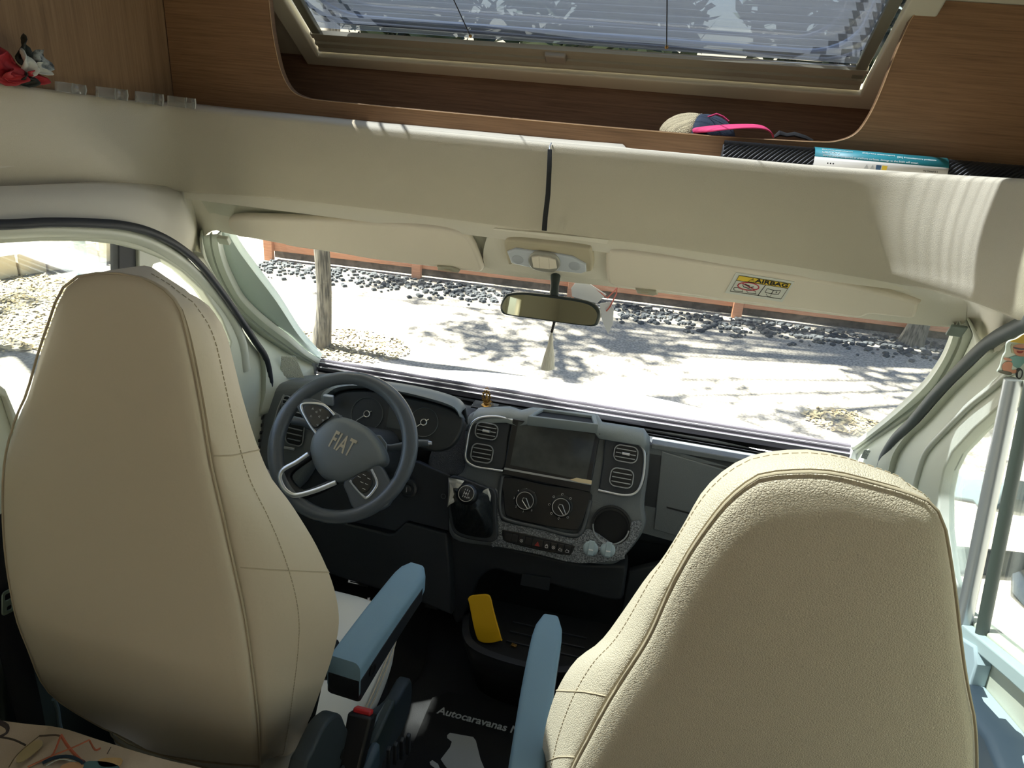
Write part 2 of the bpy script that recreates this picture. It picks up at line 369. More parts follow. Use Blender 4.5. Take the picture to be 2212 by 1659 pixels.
# timber bed edging
om = woodmat('orange stained timber', (178, 122, 88), (152, 100, 70), (196, 142, 106), (1, 9, 30), .7)
pa = at_z(585, 560, -.6); pb = at_z(1330, 652, -.6); d = (pb-pa); pe = pa+d*2.2
fl = thing('timber_edging', 'orange timber rail fence edging the bed beyond the gravel', 'fence', pa)
f0 = Fr(pa, d, (0, 0, 1)); L = d.length*2.2
for k, (z, h) in enumerate(((.16, .12), (.42, .14))):
    MB().box(f0, L, h, .05, L/2, z, -.05).out('rail', om, fl, bev=.006)
for k in range(6):
    MB().box(f0, .1, .55, .06, L*k/5, .275, 0).out('post', om, fl, bev=.006)
MB().box(f0, L, .3, .5, L/2, .06, -.6).out('soil_bank', mat('dark mulch', (86, 78, 72), .95, bump=('noise', 30, 1), vary=((60, 54, 50), 18)), fl)
rk = MB(); rnd = random.Random(4)
for k in range(1500):
    rk.ball(f0.at(rnd.uniform(0, L), 0, rnd.uniform(.06, .42+.35*rnd.random()**2))*1 + Vector((0, 0, .01)), rnd.uniform(.012, .04), 4, (1, 1, .6))
tag(rk.out('stone_strip', mat('shade dark stones', (62, 66, 68), .9, vary=((44, 48, 50), 4)), smooth=0), 'band of shade dark stones standing in for shade in front of the orange timber rails', 'stones', kind='stuff')  # stones coloured dark to stand in for shade on the gravel
# block kerb, pole beyond the driver window
km = mat('concrete blocks', (196, 182, 152), .9, bump=('noise', 50, .4))
ka = at_z(-20, 608, -.6); kb = at_z(270, 560, -.6); fk = Fr(ka, kb-ka, (0, 0, 1)); LK = (kb-ka).length
kt = thing('block_kerb', 'low kerb of beige concrete blocks outside the driver window', 'kerb', ka)
for k in range(7):
    MB().box(fk, LK/5-.02, .22, .2, (k-1+.5)*LK/5, .11, -.2).out('block', km, kt, bev=.01)
pb_ = at_z(190, 640, -.6)
o = MB().tube([pb_, pb_+Vector((0, 0, 3.2))], .055, 14).out('lamp_post', mat('teal grey paint', (96, 124, 130), .5))
tag(o, 'slim grey green post outside the driver window', 'post')
o = MB().box(Fr((-5.2, 2.6, -.58), (1, .45, 0), (-.45, 1, 0)), 4.5, .12, .05).out('kerb_line', mat('kerb stone', (180, 180, 176), .9), bev=.01)
tag(o, 'pale kerb line crossing the ground beyond the driver window', 'kerb')

# ------------------------------------------------------------------ van outside
def hoodrow(y, z, hw, drop):
    return [V(hw*math.sin(t*math.pi/2/9*1.0) if False else hw*t/9, y-.03*(abs(t)/9)**2.2, z-drop*(abs(t)/9)**3) for t in range(-9, 10)]
bn = MB().loft([hoodrow(2.02, .752, .96, .10), hoodrow(2.10, .738, .97, .11), hoodrow(2.3, .69, .97, .13), hoodrow(2.48, .64, .96, .16), hoodrow(2.60, .54, .95, .2), hoodrow(2.66, .40, .95, .2), hoodrow(2.68, -.1, .95, .1)])
b = bn.out('bonnet', M_['paint'], solid=.02); tag(b, 'white painted bonnet in front of the windscreen', 'bonnet')
def winglike(sx):
    m = MB().loft([[V(sx*.98, y, .62-.05*k), V(sx*1.02, y, .45), V(sx*1.03, y, .1), V(sx*1.0, y, -.3)] for k, y in enumerate((1.2, 1.7, 2.2, 2.6))])
    return m.out('wall_'+('left' if sx < 0 else 'right')+'_wing', M_['paint'], solid=.02)
for sx in (-1, 1): tag(winglike(sx), kind='structure')

# ================================================================== shell of the van
Z0, ZC = 0.0, 2.06
NP = V(0, 1.82, 1.695); NS = 36                              # sloping nose ceiling holding the skylight
FN = Fr(NP, (1, 0, 0), (0, -math.cos(math.radians(NS)), math.sin(math.radians(NS))))   # v runs up towards the camera, w points inside/down
if FN.w.z > 0: FN.w = -FN.w
def pxn(px, py, off=0): return FN.px(px, py, off)
def st(o): o['kind'] = 'structure'; return o
st(MB().box(Fr((0, -1.0, -.03), (1, 0, 0), (0, 1, 0)), 2.3, 5.4, .03, 0, .9).out('floor', M_['floor']))
fw = M_['wall']
# living area walls with window openings
for sx in (-1, 1):
    f = Fr((sx*1.13, 0, 0), (0, -sx, 0), (0, 0, 1))           # w points inwards
    n = 'left' if sx < 0 else 'right'
    ol = [(-.55*-sx*-1, 0)]
    y0, y1 = -3.5, .55
    us = lambda y: -sx*y
    st(plate('wall_'+n, f, [(us(y0), 0), (us(y1), 0), (us(y1), ZC), (us(y0), ZC)], .03, fw,
        holes=[[(us(-2.2), 1.0), (us(-1.4), 1.0), (us(-1.4), 1.4), (us(-2.2), 1.4)]], z0=-.03))
    wf = plate('window_'+('5' if sx < 0 else '6'), f, [(us(-2.24), .96), (us(-1.36), .96), (us(-1.36), 1.44), (us(-2.24), 1.44)], .012, M_['frame'],
        holes=[[(us(-2.18), 1.02), (us(-1.42), 1.02), (us(-1.42), 1.38), (us(-2.18), 1.38)]], z0=0); st(wf)
    # side of the overcab box and bulkhead beside the cab door
    st(plate('wall_'+n+'_overcab', f, [(us(.55), 1.46), (us(1.95), 1.46), (us(1.95), 1.62), (us(1.4), ZC), (us(.55), ZC)], .03, fw, z0=-.03))
    fb = Fr((sx*1.0, .5, 0), (1, 0, 0), (0, 0, 1))
    st(MB().box(fb, .24, 1.5, .03, sx*.0, .75).out('wall_'+n+'_bulkhead', fw))
    st(MB().box(Fr((sx*1.02, 1.2, 1.50), (1, 0, 0), (0, 1, 0)), .26, 1.45, .02).out('wall_'+n+'_cab_roof_edge', fw))
st(MB().box(Fr((0, -3.5, 0), (1, 0, 0), (0, 0, 1)), 2.3, ZC, .03, 0, ZC/2, 0).out('wall_back', fw))
ceil = plate('ceiling', Fr((0, 0, ZC), (1, 0, 0), (0, 1, 0)), [(-1.15, -3.5), (1.15, -3.5), (1.15, 1.34), (-1.15, 1.34)], .03, fw, holes=[[(-.25, -1.9), (.25, -1.9), (.25, -1.4), (-.25, -1.4)], [(-.70, .42), (.46, .42), (.46, 1.27), (-.70, 1.27)]]); st(ceil)
rf = plate('window_3_rooflight_frame', Fr((0, 0, ZC), (1, 0, 0), (0, 1, 0)), rrect(1.26, .95, .03, 4, -.12, .845), .02, M_['frame'], holes=[rrect(1.14, .83, .03, 4, -.12, .845)], bev=.004, z0=-.02); st(rf)
st(plate('window_3_rooflight_pane', Fr((0, 0, ZC), (1, 0, 0), (0, 1, 0)), rrect(1.2, .89, .03, 4, -.12, .845), .004, glassmat('sun dimming acrylic', (.36, .38, .38), .05, .05), z0=.04))  # unseen pane, tinted to weaken the sun reaching the passenger seat
# nose ceiling plate with skylight opening; bottom of nose
def pn(L, off=0): return [FN.px(a, b, off) for a, b in L]
FN2 = Fr(FN.o, FN.u, FN.v)                                    # right-handed copy: w may point outwards
SG = 1 if FN2.w.z < 0 else -1
hole = pn([(700, 122), (1870, 200), (1955, 0)]); hl = pn([(630, 0)])
vt = .62
hx0 = (hole[0][0]); hx1 = (hole[1][0])
# skylight rectangle on the slope
st(plate('ceiling_nose', FN2, [(-1.12, -.02), (1.12, -.02), (1.12, .70), (-1.12, .70)], .03, M_['frame'], holes=[[(-.69, .01), (.585, .02), (.585, .62), (-.69, .62)]], z0=-.03 if SG > 0 else 0))
st(MB().box(Fr((0, 1.87, 1.5), (1, 0, 0), (0, 0, 1)), 2.24, .22, .02, 0, .11, -.02).out('wall_nose_front', fw))
st(MB().box(Fr((0, 1.69, 1.505), (1, 0, 0), (0, 1, 0)), 2.24, .37, .015, 0, 0).out('ceiling_cab', M_['liner']))
st(MB().box(Fr((0, 1.515, 1.38), (1, 0, 0), (0, 0, 1)), 2.24, .14, .015, 0, .07).out('wall_cab_roof_front', M_['liner']))

# ================================================================== skylight (the panoramic window in the nose)
FS = Fr(FN.o, (-1, 0, 0), FN.v)                               # w points down into the room
if FS.w.z > 0: FS = Fr(FN.o, (1, 0, 0), FN.v)
sgn = 1 if FS.u.x > 0 else -1
def q(L): return [(sgn*a, b) for a, b in L]
w4 = thing('window_4', None, None, FS.o, kind='structure')
w4o = [(-.712, -.012), (.612, .006), (.612, .66), (-.712, .66)]; w4i = [(-.668, .026), (.556, .052), (.556, .63), (-.668, .63)]
plate('frame', FS, q(w4o), .022, M_['frame'], w4, holes=[q(w4i)], bev=.004, z0=0)
fs = lambda a, b, c=0: FS.at(sgn*a, b, c)
# ribbed blind rail along the bottom
prof = [(0, .012), (.008, .014), (.012, .009), (.020, .009), (.022, .012), (.030, .012), (.032, .007), (.044, .006), (.046, .010), (.060, .010), (.062, 0), (0, 0)]
MB().loft([[fs(-.664, .030+p, c) for p, c in prof], [fs(.552, .056+p, c) for p, c in prof]], cu=True, capa=True, capb=True).out('blind_rail', mat('taupe blind rail', (150, 144, 126), .45), w4)
MB().box(Fr(fs(-.085, .083, .0), FS.u, FS.v), .05, .03, .02, tw=.9, th=.8).out('blind_handle', mat('taupe handle', (140, 132, 118), .5), w4, bev=.003)
for a in (0, 1):
    x = (-.650, .538)[a]; MB().box(Fr(fs(x, .33, -.004), FS.u, FS.v), .022, .5, .012).out('side_rail', mat('olive side rail', (110, 110, 96), .5), w4, bev=.002)
# acrylic dome pane with stepped edges, rubber seal, pleated fly screen
def rr(sx, sy, z, r): return [fs(a, b, z) for a, b in rrect(1.22*sx, .62*sy, r, 6, -.055, .40)]
MB().loft([rr(1.02, 1.0, -.02, .05), rr(.99, .96, -.035, .06), rr(.97, .92, -.030, .08), rr(.95, .88, -.05, .09), rr(.93, .84, -.045, .1), rr(.90, .80, -.07, .1), rr(.5, .4, -.085, .1)], cu=True, capb=True).out('pane', mat('smoked acrylic', (20, 30, 46), .12, spec=.9, alpha=.45), w4, recalc=False)
for s, z, c in ((.98, -.014, (22, 30, 44)), (.93, -.02, (40, 56, 80)), (.86, -.03, (20, 26, 40))):
    MB().tube(rr(s, s*.96, z, .09), .006, 6, closed=True, flat=.6).out('rubber_seal', mat('blue black rubber', c, .35), w4)
pl_ = MB(); rows = []
N = 52
for k in range(N+1):
    v = .088+k*.0105; z = -.002 if k % 2 else -.011
    rows.append([fs(-.655+1.19*i/40, v+.022*i/40, z) for i in range(41)])
pm = mat('grey pleated fly screen', (92, 102, 118), .35, metal=.3, bump=('noise', 500, .8, (.3, 1, 1)), alpha=.72)
pl_.loft(rows).out('fly_screen', glassmat('pleated fly screen', (.44, .49, .57), .2, .62, .2, (1.2, 40, 40), (.20, .24, .30, 1), .72), w4, smooth=20)  # stretched noise paints the bright streaks reflected by the pleats
MB().tube([fs(-.60, .088, .002), fs(.53, .114, .002)], .004, 6).out('screen_bar', M_['silver2'], w4)
for (xa, ya), (xb, yb) in (((980, 0), (1016, 78)), ((1441, 0), (1440, 102))):
    a, b = [fs(sgn*0, 0, 0) for _ in range(2)]
    P0, P1 = [at_pl(x, y, FS.at(0, 0, .006), FS.w) for x, y in ((xa-30*(xb-xa)/80, ya-30), (xb, yb))]
    P0 = P1+(P0-P1)*2.2
    c_ = MB().tube([P0, P1], .0012, 5).out('blind_cord', M_['black'], w4); MB().ball(P1, .004, 6).out('cord_bead', M_['gold'], c_)

# ================================================================== overhead oak cabinet round the skylight
YB = 1.57
FB = Fr((0, YB, 1.5), (1, 0, 0), (0, 0, 1))                   # w = -Y, towards the camera
oc = thing('overhead_cabinet', 'oak overhead cabinet with a wide U-shaped cutout below the skylight', 'cabinet', (0, YB, 1.55))
cut = cr([FB.px(*p) for p in [(575, -90), (580, -20), (588, 60), (598, 115), (610, 160), (630, 195), (660, 211), (700, 217), (760, 223), (1100, 255), (1400, 282), (1600, 297), (1760, 306), (1810, 304), (1850, 287), (1880, 245), (1905, 190), (1932, 120), (1965, 45), (1990, 8), (2020, -90)]], 4)
cutl = [tuple(p)[:2] for p in [Vector((c[0], c[1], 0)) for c in cut]]
zt = .375
outl = [(-.915, .055), (.98, .055), (.98, zt), (cutl[-1][0], zt)]+[c for c in cutl[::-1] if c[1] < zt-.002]+[(cutl[0][0], zt), (-.915, zt)]
plate('front_panel', FB, outl, .015, M_['wood'], oc, z0=-.015)
# pale edge band round the cutout
ed = [FB.at(a, b, -.0075) for a, b in cutl if b < zt-.002]
rows = [[p+Vector((0, dy, 0)) for p in ed] for dy in (-.0085, .0075)]
MB().loft(rows).out('edge_band', M_['edge'], oc, solid=.0015, soff=1)
FL = Fr((-.917, 0, 0), (0, -1, 0), (0, 0, 1))
if FL.w.x < 0: FL = Fr((-.917, 0, 0), (0, 1, 0), (0, 0, 1))
s_ = FL.u.y
plate('side_panel', FL, [(s_*.40, 1.5), (s_*YB, 1.5), (s_*YB, 2.05), (s_*.40, 2.05)], .015, M_['woodv'], oc, z0=-.015)
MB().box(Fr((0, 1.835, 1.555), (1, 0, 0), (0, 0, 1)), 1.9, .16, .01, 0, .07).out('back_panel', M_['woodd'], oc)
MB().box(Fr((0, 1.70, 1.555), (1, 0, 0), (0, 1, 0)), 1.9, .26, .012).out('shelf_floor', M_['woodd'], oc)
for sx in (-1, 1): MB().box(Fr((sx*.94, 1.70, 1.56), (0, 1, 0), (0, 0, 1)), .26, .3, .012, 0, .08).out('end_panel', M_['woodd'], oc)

# ================================================================== padded roof band over the cab
def bandpt(px, py, Y, XL=-.89):
    p = at_y(px, py, Y)
    if p.x < XL-.04:
        p = at_x(px, py, XL)
    if p.x > .58: p = at_y(px, py, Y-min(.3, 1.5*(p.x-.58)**1.4))
    return p
T = cr([(-260, 150, 0), (-120, 165, 0), (0, 179, 0), (100, 192, 0), (250, 212, 0), (420, 234, 0), (600, 251, 0), (755, 267, 0), (1000, 290, 0), (1190, 308, 0), (1400, 325, 0), (1560, 340, 0), (1750, 358, 0), (2000, 375, 0), (2212, 386, 0), (2420, 396, 0)], 6)
B = cr([(-260, 440, 0), (-120, 424, 0), (0, 415, 0), (60, 414, 0), (110, 408, 0), (170, 403, 0), (280, 404, 0), (400, 411, 0), (600, 424, 0), (850, 453, 0), (1000, 473, 0), (1180, 496, 0), (1400, 524, 0), (1600, 553, 0), (1800, 585, 0), (2000, 620, 0), (2120, 652, 0), (2212, 692, 0), (2330, 750, 0)], 6)
T = resamp(T, 90); B = resamp(B, 90)
rows = []
def nrm(p):                                                   # horizontal direction away from the cab wall side the band covers
    return Vector((1, 0, 0)) if p.x < -.86 and p.y < 1.36 else (Vector((.7, -.7, 0)) if p.x < -.86 else Vector((0, -1, 0)))
Tp = [bandpt(p.x, p.y, 1.46) for p in T]; Bp = [bandpt(p.x, p.y, 1.492, -.90) for p in B]
def smooth(P, k=3):
    for _ in range(k): P = [P[0]]+[(P[i-1]+P[i]*2+P[i+1])/4 for i in range(1, len(P)-1)]+[P[-1]]
    return P
Tp = smooth(Tp, 4); Bp = smooth(Bp, 4)
Nn = []
for i in range(90):
    d = (Tp[min(89, i+1)]-Tp[max(0, i-1)]); n = Vector((d.y, -d.x, 0)); Nn.append(n.normalized())
rows.append([(V(p.x, 1.585, p.z-.004) if p.x > .3 else p-n*.125+V(0, 0, -.004)) for p, n in zip(Tp, Nn)])
rows[-1] = [(at_y(t.x, t.y+24, 1.585) if p.x > .1 else q_) for p, t, q_ in zip(Tp, T, rows[-1])]
rows.append([(V(p.x, max(p.y+.035, 1.50), 0)+V(0, 0, at_y(t.x, t.y+16, max(p.y+.035, 1.50)).z) if p.x > .1 else p-n*.03) for p, t, n in zip(Tp, T, Nn)])
for k in range(5):
    a = math.pi/2*k/4; rows.append([p+n*(-.012+.012*math.sin(a))+V(0, 0, -.010+.010*math.cos(a)) for p, n in zip(Tp, Nn)])
for k in range(1, 9):
    t = k/9; rows.append([(p-V(0, 0, .010)).lerp(b, t)+n*.010*math.sin(math.pi*t) for p, b, n in zip(Tp, Bp, Nn)])
rows.append([b+n*.004 for b, n in zip(Bp, Nn)])
rows.append([b+V(0, 0, -.005)-n*.004 for b, n in zip(Bp, Nn)])
rows.append([b+V(0, 0, .012)-n*.03 for b, n in zip(Bp, Nn)])
o = MB().loft(rows).out('trim_1_padded_band', M_['band'], solid=.004, smooth=60); o['kind'] = 'structure'
# headliner between band and windscreen / door openings
PW0, PWN = V(0, 1.96, .81), V(0, .48, .37).normalized()
def pw(px, py, off=0): return at_pl(px, py, PW0-PWN*off, PWN)
DS = .1
def pd(px, py, off=0, sx=None):
    s = sx if sx else (-1 if px < 1200 else 1)
    n = Vector((s, 0, DS)).normalized(); return at_pl(px, py, V(s*.85, 0, .8)-n*off, n)
Lw = [(-260, 484, 'd'), (0, 480, 'd'), (120, 477, 'd'), (220, 479, 'd'), (300, 493, 'd'), (360, 520, 'd'), (415, 560, 'd'), (436, 548, 'w'), (442, 508, 'w'), (465, 494, 'w'), (500, 502, 'w'), (700, 538, 'w'), (900, 566, 'w'), (1100, 592, 'w'), (1300, 613, 'w'), (1500, 638, 'w'), (1700, 664, 'w'), (1900, 688, 'w'), (2060, 703, 'w'), (2088, 690, 'w'), (2106, 716, 'w'), (2118, 745, 'w'), (2140, 762, 'd'), (2172, 738, 'd'), (2240, 706, 'd'), (2360, 660, 'd')]
UB = [-260, 0, 110, 190, 270, 320, 370, 395, 420, 450, 500, 690, 880, 1080, 1290, 1490, 1690, 1880, 2030, 2070, 2100, 2130, 2160, 2190, 2240, 2330]
def Bat(x):
    for a, b in zip(B, B[1:]):
        if a.x <= x <= b.x+1e-6:
            k = B.index(a); t = (x-a.x)/max(1e-6, b.x-a.x); return Bp[k].lerp(Bp[k+1], t)
    return Bp[0] if x < B[0].x else Bp[-1]
top = [Bat(x)+V(0, .012, .004) for x in UB]
low = [pd(x, y, .002) if k == 'd' else pw(x, y, .012) for x, y, k in Lw]
mid1 = [t.lerp(l, .35)+V(0, 0, .018) for t, l in zip(top, low)]; mid2 = [t.lerp(l, .75)+V(0, 0, .022) for t, l in zip(top, low)]
low2 = [l+(V(0, .05, .06) if k[2] == 'w' else V(math.copysign(.05, l.x), 0, .03)) for l, k in zip(low, Lw)]
g = [resamp(cr(r, 4), 110) if False else cr(r, 4) for r in (top, mid1, mid2, low, low2)]
o = MB().loft(g).out('ceiling_headliner', M_['liner'], solid=.004, smooth=60); o['kind'] = 'structure'

# ================================================================== windscreen
wq = [pw(x, y) for x, y in ((640, 700), (1870, 950), (2110, 660), (450, 440))]
gl = [V(-.86, 1.975, .79), V(.86, 1.975, .79), V(.84, 1.975-.6*.771, 1.39), V(-.84, 1.975-.6*.771, 1.39)]
o = MB().loft([[gl[0]+(gl[1]-gl[0])*t for t in (0, .25, .5, .75, 1)], [gl[3]+(gl[2]-gl[3])*t for t in (0, .25, .5, .75, 1)]]).out('window_1_windscreen', M_['glass'], recalc=False); o['kind'] = 'structure'
o = MB().box(Fr((0, 1.97, .80), (1, 0, 0), (0, .37, -.48)), 1.9, .10, .004, 0, .035).out('window_1_black_border', M_['matt']); st(o)
# rail of the windscreen blind along the bottom: ribbed dark profile
rb = thing('windscreen_blind', 'grey folding blind rails round the windscreen', 'blind', (0, 1.93, .78))
L0 = [(690, 775), (690, 781), (690, 784), (690, 789), (690, 791), (691, 798), (692, 800)]
prof = [(1.957, .822), (1.944, .823), (1.941, .817), (1.934, .816), (1.934, .8075), (1.928, .807), (1.926, .797), (1.932, .795), (1.934, .786), (1.957, .786)]
MB().loft([[V(x, y, z+.006*(x > 0)) for y, z in prof] for x in (-.775, 0, .80)], cu=True, capa=True, capb=True).out('bottom_rail', mat('gunmetal blind rail', (74, 72, 80), .4, .3), rb)
for y, z in ((1.941, .8175), (1.929, .8065)):
    MB().tube([V(-.775, y-.003, z), V(0, y-.003, z), V(.80, y-.003, z+.006)], .0016, 6).out('light_line', M_['silver2'], rb)  # silver strips paint the highlights on the rail ribs
MB().box(Fr((.806, 1.93, .806), (1, 0, 0), (0, 0, 1)), .035, .045, .02, 0, 0, -.01).out('corner_block', M_['silver2'], rb, bev=.003)
MB().box(Fr((-.782, 1.93, .806), (1, 0, 0), (0, 0, 1)), .012, .045, .02, 0, 0, -.01).out('corner_block', M_['silver2'], rb, bev=.002)
LO = [(437, 500), (440, 530), (452, 575), (470, 615), (492, 652), (524, 690), (560, 720), (600, 746), (640, 768), (688, 790)]
LI = [(477, 497), (480, 528), (491, 566), (506, 600), (526, 636), (556, 668), (590, 697), (630, 728), (662, 757), (692, 776)]
RO = [(2088, 688), (2103, 712), (2098, 732), (2076, 780), (2053, 826), (2020, 863), (1956, 906), (1890, 948), (1850, 976)]
RI = [(2056, 694), (2054, 712), (2049, 730), (2034, 765), (2012, 800), (1986, 832), (1932, 884), (1874, 933), (1838, 959)]
def strip(A, Bc, n=30, off=.012, h=.014):
    a = resamp([pw(*p, off) for p in map(lambda v: (v.x, v.y), cr([V(x, y, 0) for x, y in A], 5))], n); b = resamp([pw(v.x, v.y, off) for v in cr([V(x, y, 0) for x, y in Bc], 5)], n)
    R = [[p.lerp(q_, t)-PWN*(h*k) for p, q_ in zip(a, b)] for t, k in ((0, 0), (.06, .8), (.25, 1), (.48, .9), (.52, .25), (.58, .25), (.64, .8), (.9, .8), (1, 0))]
    return R
MB().loft(strip(LO, LI)).out('left_rail', M_['trim2'], rb, solid=.003, smooth=40); MB().loft(strip(RO, RI)).out('right_rail', M_['trim2'], rb, solid=.003, smooth=40)
MB().box(Fr(pw(486, 515, .03), (1, 0, 0), (0, -.5, .8)), .028, .02, .012).out('rail_clip', M_['trim'], rb, bev=.002)
MB().box(Fr(pw(2066, 712, .03), (1, 0, 0), (0, -.5, .8)), .03, .03, .006).out('rail_clip', mat('grey clip', (120, 132, 128), .5), rb, bev=.002)
# pillar reveals (pale triangle outside the left rail), A pillar trims
GL = [(492, 503), (512, 538), (552, 592), (596, 650), (640, 718), (672, 756), (690, 776)]
a = resamp([pw(v.x, v.y, .01) for v in cr([V(x, y, 0) for x, y in LI], 4)], 24); b = resamp([pw(v.x, v.y, -.0) for v in cr([V(x, y, 0) for x, y in GL], 4)], 24)
st(MB().loft([a, [p.lerp(q_, .5)+PWN*.0 for p, q_ in zip(a, b)], b, [p+PWN*.02 for p in b]]).out('trim_2_left_reveal', mat('pale grey green plastic', (196, 210, 202), .5), solid=.003))
LS = [(436, 548), (462, 592), (500, 645), (535, 700), (556, 735), (568, 765), (574, 800), (574, 850)]
RS = [(2140, 758), (2102, 792), (2070, 822), (2032, 862), (1988, 912), (1956, 942), (1932, 975), (1921, 1004)]
def pillar(name, O, S_, ext, dash):
    a = resamp([pw(v.x, v.y, .02) for v in cr([V(x, y, 0) for x, y in O], 5)]+[ext], 34); b = resamp([pd(v.x, v.y, .015) for v in cr([V(x, y, 0) for x, y in S_], 5)]+[dash], 34)
    s = -1 if name.endswith('left') else 1
    m1 = [p.lerp(q_, .3)+V(-s*.006, -.012, 0) for p, q_ in zip(a, b)]; m2 = [p.lerp(q_, .7)+V(-s*.008, -.012, 0) for p, q_ in zip(a, b)]
    a0 = [p+V(s*.01, .02, 0) for p in a]
    return st(MB().loft([a0, a, m1, m2, b, [p+V(s*.05, .01, 0) for p in b]]).out(name, M_['trim'], solid=.004, smooth=60))
pillar('trim_3_left', LO, LS, V(-.795, 1.93, .72), V(-.855, 1.72, .72)); pillar('trim_4_right', RO, RS, V(.82, 1.94, .72), V(.855, 1.76, .72))
# dash triangle panel + tweeter grille
gr = [at_pl(x, y, V(-.80, 1.83, .85), V(.55, -.83, 0)) for x, y in ((607, 766), (637, 765), (656, 811), (604, 812))]
fg = Fr(gr[0], V(.83, .55, 0), (0, 0, 1))
gl_ = [((p-fg.o).dot(fg.u), (p-fg.o).dot(fg.v)) for p in gr]
tg = plate('tweeter_grille', fg, gl_, .006, mat('perforated grille', (206, 210, 194), .7, bump=('cell', 420, 1)), bev=.001, z0=.01); tag(tg, 'small perforated tweeter grille on the left windscreen pillar', 'speaker grille')
gr = [at_pl(x, y, V(.82, 1.86, .82), V(-.45, -.89, 0)) for x, y in ((1870, 968), (1898, 972), (1900, 995), (1862, 985))]
fg = Fr(gr[0], V(.89, -.45, 0), (0, 0, 1)); gl_ = [((p-fg.o).dot(fg.u), (p-fg.o).dot(fg.v)) for p in gr]
tg = plate('tweeter_grille', fg, gl_, .004, mat('perforated grille right', (176, 186, 178), .7, bump=('cell', 420, 1)), bev=.001, z0=.01); tag(tg, 'small ribbed tweeter grille on the right windscreen pillar above the passenger seat', 'speaker grille')

# ================================================================== cab doors
SL = cr([V(x, y, 0) for x, y in [(-420, 520), (-200, 486), (0, 480), (90, 476), (190, 478), (250, 483), (305, 496), (360, 522), (410, 560), (460, 620), (505, 683), (540, 735), (562, 768), (572, 810), (574, 860), (570, 960)]], 5)
fL = None
def mkdoor(name, s, seal_px, win_px, bottom, back):
    f = Fr(V(s*.85, 0, .8), (0, 1, 0), Vector((-s*DS, 0, 1)))
    if f.w.x*s > 0: f = Fr(f.o, (0, -1, 0), Vector((-s*DS, 0, 1)))
    k = f.u.y
    d = thing(name, None, None, (s*.87, 1.2, .1), kind='structure')
    sl = [f.px(v.x, v.y) for v in seal_px]; wn = [f.px(v.x, v.y) for v in win_px]
    return d, f, k, sl, wn
winL = [V(x, y, 0) for x, y in [(-330, 900), (-330, 560), (-120, 534), (0, 527), (90, 522), (190, 522), (250, 528), (300, 541), (350, 560), (395, 588), (440, 630), (480, 690), (500, 740), (470, 860), (300, 930), (60, 960), (30, 915), (0, 838)]]
dL, fL, kL, slL, wnL = mkdoor('door_1', -1, SL, winL, 0, 0)
for sx in (-1, 1): st(MB().box(Fr((sx*.875, .56, 1.36), (0, 1, 0), (0, 0, 1)), .62, .20, .02, 0, .08).out('wall_'+('left' if sx < 0 else 'right')+'_above_door', M_['liner']))
# left door: panel with window opening
def build_door(d, f, k, sl, wn, s, yb, div, quarter, n):
    us = lambda y: k*y
    # slope of the panel: door reaches down to the sill
    u0, v0 = sl[0]; u1, v1 = sl[-1]
    outl = list(sl)+[(u1, -.72), (us(yb), -.72), (us(yb), v0)]
    plate('panel', f, outl, .03, M_['trim'], d, holes=[wn], bev=.004, z0=-.03, smooth=50)
    g = plate('glass', f, wn if True else wn, .003, M_['sglass'], d, z0=-.022)
    return g
WLP = [f_ for f_ in wnL]
build_door(dL, fL, kL, slL, wnL, -1, .30, None, None, 1)
MB().tube([fL.at(a, b, .016) for a, b in slL], .0085, 10).out('seal', M_['rubber'], dL, smooth=60)
# raised ridge round the window
rg = [V(x, y, 0) for x, y in [(-200, 506), (0, 503), (100, 499), (200, 502), (270, 510), (330, 530), (390, 566), (440, 612), (490, 672), (520, 735), (530, 800)]]
MB().tube([fL.at(*fL.px(v.x, v.y), .0) for v in cr(rg, 5)], .014, 10, flat=.6).out('window_surround', M_['trim2'], dL, smooth=60)
def slat(f, pxs, th, z0, name, m, par, bev=.003): return plate(name, f, [f.px(*p) for p in pxs], th, m, par, bev=bev, z0=z0)
slat(fL, [(264, 528), (302, 538), (306, 760), (266, 760)], .02, -.028, 'window_divider', M_['rubber'], dL)
slat(fL, [(302, 536), (345, 556), (352, 566), (334, 572), (326, 600), (324, 760), (304, 760)], .024, -.026, 'quarter_surround', M_['trim2'], dL)
slat(fL, [(-60, 790), (0, 838), (32, 912), (60, 960), (60, 1000), (22, 925), (0, 856), (-60, 820)], .012, .0, 'sill_strip', M_['trim2'], dL)
slat(fL, [(-30, 1130), (-8, 1180), (60, 1330), (120, 1430), (330, 1500), (330, 1750), (-60, 1750)], .05, .0, 'lower_trim', mat('green grey door pocket', (56, 66, 62), .6), dL, .01)
# right door
SR = cr([V(x, y, 0) for x, y in [(2420, 640), (2300, 672), (2212, 712), (2172, 733), (2138, 760), (2104, 792), (2070, 824), (2032, 864), (1988, 914), (1956, 944), (1932, 978), (1921, 1006), (1915, 1060), (1912, 1160)]], 5)
winR = [V(x, y, 0) for x, y in [(2420, 780), (2300, 795), (2206, 838), (2151, 884), (2099, 930), (2055, 978), (2038, 1014), (2028, 1062), (2028, 1140), (2040, 1240), (2064, 1312), (2120, 1356), (2212, 1432), (2420, 1600)]]
dR, fR, kR, slR, wnR = mkdoor('door_2', 1, SR, winR, 0, 0)
build_door(dR, fR, kR, slR, wnR, 1, .30, None, None, 2)
MB().tube([fR.at(a, b, .016) for a, b in slR], .0125, 10).out('seal', mat('grey door seal', (84, 92, 92), .6), dR, smooth=60)
rg = [V(x, y, 0) for x, y in [(2290, 740), (2200, 790), (2150, 832), (2100, 872), (2052, 920), (2008, 968), (1990, 1010), (1978, 1060), (1972, 1140)]]
